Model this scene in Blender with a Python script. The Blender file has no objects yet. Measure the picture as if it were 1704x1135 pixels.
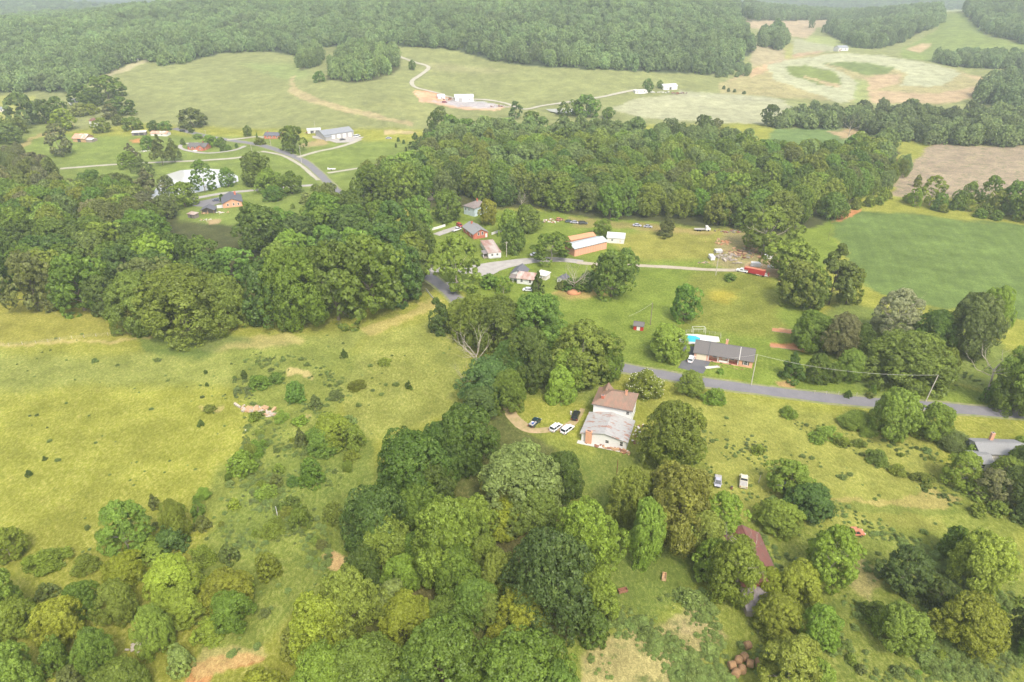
import bpy, bmesh, math, random
import numpy as np
from mathutils import Vector, Matrix

# ------------------------------------------------------------ camera, world, sun
SC = bpy.context.scene
COL = SC.collection
FPX, CX, CY = 1136.0, 852.0, 567.5          # focal length and centre in photograph pixels (1704 wide)
CAMH, PITCH = 115.0, math.radians(28.3)
cd = bpy.data.cameras.new('camera'); cam = bpy.data.objects.new('camera', cd); COL.objects.link(cam)
cd.sensor_width = 36; cd.lens = 24.0; cd.clip_start = 1; cd.clip_end = 30000
cam.location = (0, 0, CAMH); cam.rotation_euler = (math.pi/2 - PITCH, 0, 0)
SC.camera = cam
SUN_EL, SUN_AZ = math.radians(52), math.radians(158)     # azimuth from +Y towards +X
W = bpy.data.worlds.new('World'); SC.world = W; W.use_nodes = True
nt = W.node_tree; nt.nodes.clear()
sky = nt.nodes.new('ShaderNodeTexSky'); sky.sky_type = 'NISHITA'; sky.sun_disc = False
sky.sun_elevation = SUN_EL; sky.sun_rotation = SUN_AZ; sky.air_density = 1.0; sky.dust_density = 4.0; sky.ozone_density = 1.0
hs = nt.nodes.new('ShaderNodeHueSaturation'); hs.inputs['Saturation'].default_value = 0.42
bg = nt.nodes.new('ShaderNodeBackground'); bg.inputs['Strength'].default_value = 0.15
ow = nt.nodes.new('ShaderNodeOutputWorld')
nt.links.new(sky.outputs[0], hs.inputs['Color']); nt.links.new(hs.outputs[0], bg.inputs['Color']); nt.links.new(bg.outputs[0], ow.inputs['Surface'])
sd = bpy.data.lights.new('sun', 'SUN'); sd.energy = 1.45; sd.angle = math.radians(10); sd.color = (1.0, 0.91, 0.76)
sun = bpy.data.objects.new('sun', sd); COL.objects.link(sun)
sdir = Vector((math.sin(SUN_AZ)*math.cos(SUN_EL), math.cos(SUN_AZ)*math.cos(SUN_EL), math.sin(SUN_EL)))
sun.rotation_euler = sdir.to_track_quat('Z', 'Y').to_euler(); sun.location = sdir*400
vs = SC.view_settings; vs.view_transform = 'Standard'; vs.look = 'None'; vs.exposure = 1.13; vs.gamma = 1; vs.use_curve_mapping = False
SC.cycles.max_bounces = 6; SC.cycles.diffuse_bounces = 4; SC.cycles.transparent_max_bounces = 8; SC.cycles.transmission_bounces = 3; SC.cycles.volume_bounces = 2
SC.cycles.use_adaptive_sampling = True; SC.cycles.use_denoising = True
SC.render.use_persistent_data = False

# ------------------------------------------------------------ where things stand
cP, sP = math.cos(PITCH), math.sin(PITCH)
def slopes(px, py):
    u = np.asarray(px, float) - CX; v = np.asarray(py, float) - CY
    ry = FPX*cP - v*sP; rz = -FPX*sP - v*cP
    return u/ry, rz/ry                                  # x per metre forward, z per metre forward
def project(x, y, z):
    dz = z - CAMH
    d = y*cP - dz*sP
    d = np.where(np.abs(d) < 1e-3, 1e-3, d)
    return CX + FPX*x/d, CY - FPX*(y*sP + dz*cP)/d, d
def yflat(py, z=0.0):
    return (z - CAMH)/slopes(0, py)[1]
CTRL = [(-80,60,1050),(0,48,1080),(200,24,1180),(380,8,1250),(520,2,1300),(750,-18,1350),(950,-24,1380),(1100,-12,1380),
        (30,160,720),(160,128,760),(240,100,830),(330,98,850),(420,84,890),(500,93,900),(600,78,900),(700,80,880),(815,103,830),(900,112,810),(1010,117,800),(1100,121,810),(1190,126,830),
        (100,110,850),(300,55,1000),(600,40,1050),(900,60,950),(1100,60,960),(1230,70,960),
        (330,150,700),(250,190,620),(450,150,700),(400,195,620),(560,165,650),(520,120,780),(640,150,690),(600,190,620),(700,195,610),(770,165,700),(770,130,770),(900,150,740),(850,190,640),
        (950,185,655),(1000,150,740),(1066,155,740),(1120,150,750),(1100,190,660),(1250,190,665),(1280,165,730),(1180,150,750),
        (1290,100,900),(1290,70,1080),(1330,45,1350),(1420,40,1350),(1240,128,830),
        (1460,168,720),(1350,150,770),(1640,140,760),(1400,120,820),(1550,110,850),(1400,85,930),(1500,90,930),(1460,76,1000),(1620,165,700),
        (1600,112,880),(1540,80,1020),(1590,28,1250),(1640,60,1080),(1700,100,900),(1704,20,1250),(1500,35,1250),(1590,60,1080),(1780,70,1050),(1780,120,850),
        (1350,18,1900),(1500,8,2200),(1200,10,2000)]
def _rbf():
    P = []; Z = []
    for (px, py, Y) in CTRL:
        a, b = slopes(px, py); x = a*Y; z = CAMH + b*Y
        P.append((math.atan2(x, Y)*3.0, math.log(math.hypot(x, Y)))); Z.append(float(z))
    for th in np.linspace(-0.85, 0.85, 9):
        for r in (250, 430, 540):
            P.append((th*3.0, math.log(r))); Z.append(0.0)
    for th in (-0.8, 0.8):
        for r, z in ((800, 25), (1100, 50), (1500, 50)):
            P.append((th*3.0, math.log(r))); Z.append(z)
    for th in np.linspace(-0.8, 0.8, 9):
        for r in (2300, 3200):
            P.append((th*3.0, math.log(r))); Z.append(2.0)
    P = np.array(P); Z = np.array(Z); n = len(P)
    D = np.hypot(P[:, None, 0]-P[None, :, 0], P[:, None, 1]-P[None, :, 1])
    K = D.copy() + np.eye(n)*-0.03
    A = np.zeros((n+3, n+3)); A[:n, :n] = K; A[:n, n] = 1; A[:n, n+1:] = P; A[n, :n] = 1; A[n+1:, :n] = P.T
    w = np.linalg.solve(A, np.concatenate([Z, np.zeros(3)]))
    return P, w
RP, RW = _rbf()
def sstep(a, b, x):
    t = np.clip((x-a)/(b-a), 0, 1); return t*t*(3-2*t)
def hgt(x, y):
    x = np.atleast_1d(np.asarray(x, float)); y = np.atleast_1d(np.asarray(y, float))
    sh = x.shape; x = x.ravel(); y = y.ravel()
    r = np.hypot(x, y); th = np.arctan2(x, y)
    out = np.zeros_like(r); m = (r > 430) & (np.abs(th) < 1.5)
    a = np.clip(th[m], -0.9, 0.9)*3.0; L = np.log(np.clip(r[m], 60, 3000))
    acc = RW[-3] + RW[-2]*a + RW[-1]*L
    for i in range(len(RP)):
        acc += RW[i]*np.hypot(a-RP[i, 0], L-RP[i, 1])
    acc = np.clip(acc, -4, 100)
    rr = r[m]
    acc *= sstep(430, 600, rr)*(1-sstep(1.1, 1.5, np.abs(th[m])))
    acc = acc*(1-sstep(1700, 2600, rr)) + sstep(1900, 3000, rr)*(12+10*np.sin(x[m]/610.+1)*np.sin(y[m]/480.)+7*np.sin(x[m]/260.+y[m]/340.))
    acc += sstep(600, 900, rr)*1.2*np.sin(x[m]/47.+np.sin(y[m]/61.))*np.sin(y[m]/53.)
    acc += (sstep(650, 900, rr)*2.0*np.sin(x[m]/88.+1.3*np.sin(y[m]/120.))+sstep(950, 1150, rr)*5.5*np.sin(x[m]/75.+y[m]/140.)*np.sin(y[m]/95.+.5))*(1-sstep(1900, 2500, rr))
    out[m] = acc
    return out.reshape(sh)
def at(px, py):
    a, b = slopes(px, py); a = float(a); b = float(b)
    Y = np.geomspace(55, 7000, 900)
    d = (CAMH + b*Y) - hgt(a*Y, Y)
    k = np.argmax(d < 0) if (d < 0).any() else len(Y)-1
    k = max(k, 1); y0, y1 = Y[k-1], Y[k]
    for _ in range(3):
        yy = np.linspace(y0, y1, 12); dd = (CAMH + b*yy) - hgt(a*yy, yy)
        j = int(np.argmax(dd < 0)) if (dd < 0).any() else 11
        j = max(j, 1); y0, y1 = yy[j-1], yy[j]
    yy = (y0+y1)/2
    return Vector((a*yy, yy, float(hgt(a*yy, yy)[0])))
def at_z(px, py, z):
    a, b = slopes(px, py); Y = (z-CAMH)/float(b)
    return Vector((float(a)*Y, Y, z))
def depth_of(p): return p[1]*cP + (CAMH-p[2])*sP
# ------------------------------------------------------------ materials
MATS = {}
def newmat(name):
    m = bpy.data.materials.new(name); m.use_nodes = True
    n = m.node_tree; n.nodes.clear(); MATS[name] = m
    return m, n
def N(n, t, **k):
    x = n.nodes.new(t)
    for a, v in k.items(): setattr(x, a, v)
    return x
def objcoord(n, scale=(1, 1, 1), rot=0.0):
    tc = N(n, 'ShaderNodeTexCoord'); mp = N(n, 'ShaderNodeMapping')
    mp.inputs['Scale'].default_value = scale; mp.inputs['Rotation'].default_value = (0, 0, rot)
    n.links.new(tc.outputs['Object'], mp.inputs['Vector']); return mp.outputs[0]
def noise(n, vec, scale, detail=4, rough=0.6):
    x = N(n, 'ShaderNodeTexNoise'); x.inputs['Scale'].default_value = scale; x.inputs['Detail'].default_value = detail; x.inputs['Roughness'].default_value = rough
    if vec is not None: n.links.new(vec, x.inputs['Vector'])
    return x.outputs['Fac']
def ramp(n, fac, a, b, lo=0.0, hi=1.0):
    x = N(n, 'ShaderNodeMapRange'); x.inputs['From Min'].default_value = a; x.inputs['From Max'].default_value = b
    x.inputs['To Min'].default_value = lo; x.inputs['To Max'].default_value = hi
    n.links.new(fac, x.inputs['Value']); return x.outputs[0]
def math_(n, op, a, b=None):
    x = N(n, 'ShaderNodeMath', operation=op)
    for i, v in enumerate((a, b)):
        if v is None: continue
        if isinstance(v, (int, float)): x.inputs[i].default_value = v
        else: n.links.new(v, x.inputs[i])
    return x.outputs[0]
def mixc(n, fac, a, b, mode='MIX'):
    x = N(n, 'ShaderNodeMix', data_type='RGBA', blend_type=mode)
    for i, v in ((0, fac), (6, a), (7, b)):
        if isinstance(v, (int, float)): x.inputs[i].default_value = v
        elif isinstance(v, tuple): x.inputs[i].default_value = (*v[:3], 1)
        else: n.links.new(v, x.inputs[i])
    return x.outputs[2]
def scalec(n, c, f):                                     # colour times a value
    x = N(n, 'ShaderNodeVectorMath', operation='SCALE')
    if isinstance(c, tuple): x.inputs[0].default_value = c[:3]
    else: n.links.new(c, x.inputs[0])
    if isinstance(f, (int, float)): x.inputs['Scale'].default_value = f
    else: n.links.new(f, x.inputs['Scale'])
    return x.outputs[0]
def bsdf(n, col, rough=0.8, metal=0.0, spec=0.3, bump=None, bstr=0.3, bdist=0.05):
    b = N(n, 'ShaderNodeBsdfPrincipled'); o = N(n, 'ShaderNodeOutputMaterial')
    if isinstance(col, tuple): b.inputs['Base Color'].default_value = (*col[:3], 1)
    else: n.links.new(col, b.inputs['Base Color'])
    if isinstance(rough, (int, float)): b.inputs['Roughness'].default_value = rough
    else: n.links.new(rough, b.inputs['Roughness'])
    b.inputs['Metallic'].default_value = metal; b.inputs['Specular IOR Level'].default_value = spec
    if bump is not None:
        bn = N(n, 'ShaderNodeBump'); bn.inputs['Strength'].default_value = bstr; bn.inputs['Distance'].default_value = bdist
        n.links.new(bump, bn.inputs['Height']); n.links.new(bn.outputs[0], b.inputs['Normal'])
    n.links.new(b.outputs[0], o.inputs[0]); return b
def plain(name, col, rough=0.7, metal=0.0, spec=0.4, var=0.18, scale=1.5, dirt=None, dscale=0.6, dlo=.55, dhi=.72):
    m, n = newmat(name); v = objcoord(n)
    f = ramp(n, noise(n, v, scale, 5), .3, .7, 1-var, 1+var)
    c = scalec(n, col, f)
    if dirt: c = mixc(n, ramp(n, noise(n, v, dscale, 6, .7), dlo, dhi), c, dirt)
    bsdf(n, c, rough, metal, spec); return m
def brick(name, c1, c2, mortar=(.45, .42, .38), sc=1.0):
    m, n = newmat(name); v = objcoord(n)
    s = N(n, 'ShaderNodeSeparateXYZ'); n.links.new(v, s.inputs[0]); k = N(n, 'ShaderNodeCombineXYZ')
    n.links.new(math_(n, 'ADD', s.outputs[0], s.outputs[1]), k.inputs[0]); n.links.new(s.outputs[2], k.inputs[1])
    b = N(n, 'ShaderNodeTexBrick'); b.inputs['Scale'].default_value = 4.0*sc
    b.inputs['Color1'].default_value = (*c1, 1); b.inputs['Color2'].default_value = (*c2, 1); b.inputs['Mortar'].default_value = (*mortar, 1)
    b.inputs['Mortar Size'].default_value = 0.012; b.inputs['Brick Width'].default_value = 0.9; b.inputs['Row Height'].default_value = 0.3
    n.links.new(k.outputs[0], b.inputs['Vector'])
    c = mixc(n, ramp(n, noise(n, v, .8), .35, .7, 0, .45), b.outputs[0], scalec(n, c1, .7))
    bsdf(n, c, .85); return m
def ribbed(name, col, rust=None, axis=0, pitch=0.45, lo=.5, hi=.62, rough=.5, metal=.0, alt=None, nsc=.45):   # sheet metal: ribs run along the slope
    m, n = newmat(name); v = objcoord(n)
    s = N(n, 'ShaderNodeSeparateXYZ'); n.links.new(v, s.inputs[0])
    w = math_(n, 'FRACT', math_(n, 'MULTIPLY', s.outputs[axis], 1/pitch))
    rib = ramp(n, w, .0, .16, 0, 1)
    c = scalec(n, col, ramp(n, noise(n, v, 1.2, 5), .3, .7, .88, 1.1))
    if rust:
        st = objcoord(n, (1.0, .35, 1) if axis == 0 else (.35, 1.0, 1))
        c = mixc(n, ramp(n, noise(n, st, nsc, 8, .72), lo, hi), c, rust)
    if alt: c = mixc(n, ramp(n, noise(n, v, .25, 3), .45, .6), c, alt)
    c = scalec(n, c, ramp(n, rib, 0, 1, .72, 1))
    bsdf(n, c, rough, metal, .4, bump=rib, bstr=.6, bdist=.03); return m
plain('white_paint', (.62, .61, .59), .6, dirt=(.45, .42, .36), dscale=.9, dlo=.6, dhi=.85, var=.05)
plain('white_siding', (.66, .66, .64), .6, dirt=(.5, .46, .4), dscale=.7, dlo=.62, dhi=.8, var=.06)
plain('dull_white', (.62, .6, .56), .7, dirt=(.36, .25, .17), dscale=.5, dlo=.5, dhi=.75, var=.1)
plain('cream', (.62, .55, .40), .6, var=.06); plain('trim_white', (.64, .63, .61), .5, var=.03)
plain('dark_trim', (.05, .05, .055), .5); plain('shingle_grey', (.125, .115, .112), .9, var=.2, scale=6)
plain('shingle_light', (.22, .22, .22), .9, var=.15, scale=5); plain('shingle_dark', (.11, .11, .13), .9, var=.2, scale=5)
plain('roof_orange', (.50, .24, .13), .8, var=.2, scale=4); plain('roof_brown', (.19, .16, .15), .85, var=.2)
plain('concrete', (.50, .48, .45), .9, var=.12); plain('wood_grey', (.26, .22, .18), .9, var=.3, scale=5)
plain('wood_tan', (.42, .27, .15), .85, var=.3, scale=5); plain('dead_wood', (.38, .33, .27), .9, var=.2, scale=2)
plain('bark', (.13, .105, .08), .95, var=.3, scale=2); plain('pale_bark', (.33, .29, .23), .95, var=.25, scale=2)
plain('pole_wood', (.19, .15, .12), .9, var=.2); plain('pole_pale', (.45, .41, .35), .9, var=.15)
plain('red_paint', (.42, .03, .025), .5, var=.12); plain('barn_red', (.17, .04, .03), .7, var=.2)
plain('bright_red', (.36, .02, .03), .35, spec=.6, var=.05); plain('black_rubber', (.02, .02, .02), .8)
plain('grey_wall', (.34, .33, .33), .8, var=.1); plain('tan_wall', (.50, .42, .36), .8, var=.12)
plain('orange_clay', (.40, .19, .095), .95, var=.2, scale=1.5, dirt=(.36, .17, .08), dscale=1.5)
plain('junk_rust', (.22, .10, .06), .8, var=.3, scale=3); plain('junk_grey', (.42, .41, .40), .7, var=.2)
plain('blue_tarp', (.03, .10, .42), .5); plain('straw_bale', (.25, .15, .075), .95, var=.3, scale=6, dirt=(.25, .14, .07), dscale=3)
plain('bale_end', (.32, .19, .095), .95, var=.3, scale=8)
brick('brick_red', (.42, .10, .06), (.50, .15, .08)); brick('brick_orange', (.62, .30, .18), (.68, .36, .22)); brick('brick_pink', (.64, .36, .26), (.58, .30, .2))
plain('barn_panel', (.62, .32, .21), .8, var=.1, scale=3)
ribbed('rusty_roof', (.27, .155, .11), (.20, .145, .105), lo=.42, hi=.62, nsc=.7)
ribbed('annex_roof', (.36, .355, .345), (.30, .155, .11), axis=1, lo=.53, hi=.60, pitch=.6, nsc=.8)
ribbed('metal_roof', (.40, .44, .45), (.42, .44, .44), lo=.5, hi=.8)
ribbed('metal_grey', (.24, .25, .27), (.27, .28, .3), lo=.5, hi=.8)
ribbed('metal_white', (.58, .59, .60), None)
ribbed('barn_roof_red', (.19, .075, .06), (.15, .09, .075), lo=.45, hi=.65)
ribbed('tin_orange', (.50, .27, .18), (.60, .56, .5), lo=.5, hi=.62)
ribbed('tin_weathered', (.22, .19, .19), (.14, .10, .09), pitch=.3)
ribbed('trailer_roof', (.46, .40, .36), (.32, .18, .14), lo=.40, hi=.58, nsc=.3)
def glass(name, col, rough=.08):
    m, n = newmat(name); bsdf(n, col, rough, 0, .8); return m
glass('window_glass', (.03, .035, .04)); glass('car_glass', (.02, .025, .03)); glass('lamp_glass', (.7, .7, .68)); glass('tail_glass', (.4, .02, .02))
def water(name, col, rough, bs):
    m, n = newmat(name); v = objcoord(n); bsdf(n, col, rough, 0, .9, bump=noise(n, v, .8, 3), bstr=bs, bdist=.05)
water('pond_water_sky_glare', (.50, .50, .47), .10, .12); water('pool_water', (.04, .42, .50), .12, .3)  # pond base colour is pale to paint in the bright sky reflection
def paint(name, col, metal=0.0, rough=.3):
    m, n = newmat(name); b = bsdf(n, col, rough, metal, .6); b.inputs['Coat Weight'].default_value = .6; b.inputs['Coat Roughness'].default_value = .08
paint('car_white', (.74, .75, .78)); paint('car_black', (.012, .013, .018)); paint('car_teal', (.01, .035, .045)); paint('car_blue', (.03, .04, .09))
paint('car_silver', (.42, .42, .50), .3); paint('chrome', (.6, .6, .62), .9, .2)
plain('truck_cream', (.60, .56, .42), .5, dirt=(.38, .33, .25), dscale=1.5); plain('truck_orange', (.50, .19, .11), .6, dirt=(.30, .13, .08), dscale=1.5, dlo=.5)
plain('car_faded', (.36, .36, .44), .6, dirt=(.5, .5, .52), dscale=2); plain('flatbed', (.35, .33, .31), .8)
plain('blossom', (.72, .70, .55), .8); plain('cloth_white', (.7, .7, .7), .9); plain('cloth_blue', (.10, .14, .3), .9); plain('skin', (.45, .27, .19), .6); plain('hair', (.04, .03, .02), .8)

# road surfaces
def road(name, col, col2, sc=.25, rough=.9):
    m, n = newmat(name); v = objcoord(n)
    c = mixc(n, ramp(n, noise(n, v, sc, 6, .65), .35, .65), col, col2)
    c = scalec(n, c, ramp(n, noise(n, v, 3.0, 3), .3, .7, .9, 1.08))
    bsdf(n, c, rough)
road('verge', (.26, .24, .13), (.15, .19, .05), .6); road('asphalt', (.155, .15, .165), (.19, .18, .19)); road('asphalt_dark', (.10, .10, .115), (.13, .13, .14)); road('gravel', (.38, .355, .33), (.29, .27, .25), .4)
road('pale_gravel', (.40, .35, .28), (.32, .27, .20), .4); road('dirt_track', (.42, .30, .18), (.26, .22, .09), .5); road('far_track', (.40, .37, .31), (.32, .30, .22), .2)

# leaves: the crown's own colour comes from the object, clump and leaf variation from the mesh
def leafmat(name, far=False):
    m, n = newmat(name)
    oi = N(n, 'ShaderNodeObjectInfo'); at_ = N(n, 'ShaderNodeAttribute'); at_.attribute_name = 'tone'
    if far:
        c1 = mixc(n, ramp(n, oi.outputs['Random'], .0, .55), (.11, .18, .06), (.26, .33, .10))
        c = mixc(n, ramp(n, oi.outputs['Random'], .55, 1.0), c1, (.17, .21, .07))
        c = mixc(n, .55, c, oi.outputs['Color'])
        ge = N(n, 'ShaderNodeNewGeometry'); nz = noise(n, ge.outputs['Position'], .009, 4, .6)
        c = scalec(n, c, ramp(n, nz, .32, .68, .72, 1.28)); c = mixc(n, ramp(n, noise(n, ge.outputs['Position'], .02, 3), .55, .68, 0, .45), c, (.13, .15, .07))
    else: c = oi.outputs['Color']
    c = scalec(n, c, ramp(n, at_.outputs['Fac'], 0, 1, .58, 1.45))
    warm = ramp(n, at_.outputs['Fac'], .55, 1.0, 0, .22)
    c = mixc(n, warm, c, (.34, .37, .06), 'MIX')
    hsv = N(n, 'ShaderNodeHueSaturation'); n.links.new(c, hsv.inputs['Color'])
    n.links.new(ramp(n, oi.outputs['Random'], 0, 1, .485, .515), hsv.inputs['Hue']); n.links.new(ramp(n, oi.outputs['Random'], 0, 1, .85, 1.18), hsv.inputs['Value'])
    c = hsv.outputs[0]
    d = N(n, 'ShaderNodeBsdfDiffuse'); t = N(n, 'ShaderNodeBsdfTranslucent'); g = N(n, 'ShaderNodeBsdfGlossy'); g.inputs['Roughness'].default_value = .45
    n.links.new(c, d.inputs['Color']); n.links.new(scalec(n, c, 1.2), t.inputs['Color'])
    mx = N(n, 'ShaderNodeMixShader'); mx.inputs[0].default_value = .25; n.links.new(d.outputs[0], mx.inputs[1]); n.links.new(t.outputs[0], mx.inputs[2])
    m2 = N(n, 'ShaderNodeMixShader'); m2.inputs[0].default_value = .015; n.links.new(mx.outputs[0], m2.inputs[1]); n.links.new(g.outputs[0], m2.inputs[2])
    g.inputs['Color'].default_value = (1, 1, 1, 1)
    o = N(n, 'ShaderNodeOutputMaterial'); n.links.new(m2.outputs[0], o.inputs[0])
leafmat('leaves'); leafmat('far_leaves', True)

# ------------------------------------------------------------ mesh helpers
def tag(o, label=None, cat=None, group=None, kind=None):
    if label: o['label'] = label
    if cat: o['category'] = cat
    if group: o['group'] = group
    if kind: o['kind'] = kind
    return o
def link_mesh(name, me, mat=None, parent=None):
    o = bpy.data.objects.new(name, me); COL.objects.link(o)
    if mat and not me.materials: me.materials.append(MATS[mat])
    if parent is not None: o.parent = parent
    return o
def fastmesh(name, verts, faces, nper, attrs=None, smooth=False):
    me = bpy.data.meshes.new(name); V_ = np.asarray(verts, np.float32); F = np.asarray(faces, np.int32).ravel()
    nf = len(F)//nper
    me.vertices.add(len(V_)); me.vertices.foreach_set('co', V_.ravel())
    me.loops.add(len(F)); me.loops.foreach_set('vertex_index', F)
    me.polygons.add(nf); me.polygons.foreach_set('loop_start', np.arange(nf, dtype=np.int32)*nper)
    if smooth: me.polygons.foreach_set('use_smooth', np.ones(nf, bool))
    for k, a in (attrs or {}).items():
        a = np.asarray(a, np.float32)
        if a.ndim == 2: at_ = me.attributes.new(k, 'FLOAT_COLOR', 'POINT'); at_.data.foreach_set('color', a.ravel())
        else: at_ = me.attributes.new(k, 'FLOAT', 'POINT'); at_.data.foreach_set('value', a.ravel())
    me.update(calc_edges=True); return me
def empty(name, loc, rz=0.0, scale=(1, 1, 1)):
    o = bpy.data.objects.new(name, None); COL.objects.link(o); o.location = loc; o.rotation_euler = (0, 0, rz); o.scale = scale
    o.empty_display_size = .5; return o
class MB:
    def __init__(s): s.v = []; s.f = []
    def poly(s, pts, faces):
        k = len(s.v); s.v += [tuple(p) for p in pts]; s.f += [tuple(i+k for i in f) for f in faces]; return s
    def box(s, x0, y0, z0, x1, y1, z1):
        return s.poly([(x0,y0,z0),(x1,y0,z0),(x1,y1,z0),(x0,y1,z0),(x0,y0,z1),(x1,y0,z1),(x1,y1,z1),(x0,y1,z1)],
                      [(0,3,2,1),(4,5,6,7),(0,1,5,4),(1,2,6,5),(2,3,7,6),(3,0,4,7)])
    def slab(s, quad, t):                               # a quad (ccw from above) given thickness t downward
        q = [Vector(p) for p in quad]; n = len(q); lo = [p-Vector((0, 0, t)) for p in q]
        return s.poly(q+lo, [tuple(range(n)), tuple(range(2*n-1, n-1, -1))]+[(i, i+n, (i+1) % n+n, (i+1) % n) for i in range(n)])
    def tube(s, p0, p1, r0, r1=None, n=8, cap=True):
        r1 = r0 if r1 is None else r1; p0 = Vector(p0); p1 = Vector(p1); d = (p1-p0)
        if d.length < 1e-6: return s
        q = d.to_track_quat('Z', 'Y'); ring = [q @ Vector((math.cos(2*math.pi*i/n), math.sin(2*math.pi*i/n), 0)) for i in range(n)]
        pts = [p0+c*r0 for c in ring]+[p1+c*r1 for c in ring]
        fs = [(i, (i+1) % n, n+(i+1) % n, n+i) for i in range(n)]
        if cap: fs += [tuple(range(n-1, -1, -1)), tuple(range(n, 2*n))]
        return s.poly(pts, fs)
    def loft(s, rings, close=True):                     # rings of equal length
        n = len(rings[0]); pts = [p for r in rings for p in r]; fs = []
        for j in range(len(rings)-1):
            for i in range(n): fs.append((j*n+i, j*n+(i+1) % n, (j+1)*n+(i+1) % n, (j+1)*n+i))
        if close: fs += [tuple(range(n-1, -1, -1)), tuple(range((len(rings)-1)*n, len(rings)*n))]
        return s.poly(pts, fs)
    def build(s, name, mat, parent=None, smooth=False, bevel=0.0):
        me = bpy.data.meshes.new(name); me.from_pydata(s.v, [], s.f)
        bm = bmesh.new(); bm.from_mesh(me); bmesh.ops.recalc_face_normals(bm, faces=bm.faces); bm.to_mesh(me); bm.free()
        if smooth:
            for p in me.polygons: p.use_smooth = True
        o = link_mesh(name, me, mat, parent)
        if bevel: b = o.modifiers.new('bevel', 'BEVEL'); b.width = bevel; b.segments = 2; b.limit_method = 'ANGLE'
        return o
# ------------------------------------------------------------ the ground
def inpoly(X, Y, poly):
    P = np.asarray(poly, float); res = np.zeros(X.shape, bool); j = len(P)-1
    for i in range(len(P)):
        xi, yi, xj, yj = P[i, 0], P[i, 1], P[j, 0], P[j, 1]
        c = (yi > Y) != (yj > Y)
        with np.errstate(divide='ignore', invalid='ignore'):
            res ^= c & (X < (xj-xi)*(Y-yi)/(yj-yi+1e-12)+xi)
        j = i
    return res
def segdist(X, Y, P, closed):
    d = np.full(X.shape, 1e9); n = len(P)
    for i in range(n if closed else n-1):
        ax, ay = P[i]; bx, by = P[(i+1) % n]; dx, dy = bx-ax, by-ay
        t = np.clip(((X-ax)*dx+(Y-ay)*dy)/(dx*dx+dy*dy+1e-9), 0, 1)
        d = np.minimum(d, np.hypot(X-ax-t*dx, (Y-ay-t*dy)))
    return d
# albedo, straw amount, weed amount
MEADOW = (.218, .232, .030); LAWN = (.142, .195, .025); DEEP = (.085, .13, .022); FARF = (.195, .212, .080); SOY = (.112, .165, .040)
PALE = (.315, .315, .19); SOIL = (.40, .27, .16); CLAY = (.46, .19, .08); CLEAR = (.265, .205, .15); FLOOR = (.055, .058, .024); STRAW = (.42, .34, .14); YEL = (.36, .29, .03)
LEAFLITTER = (.10, .075, .035)
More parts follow.
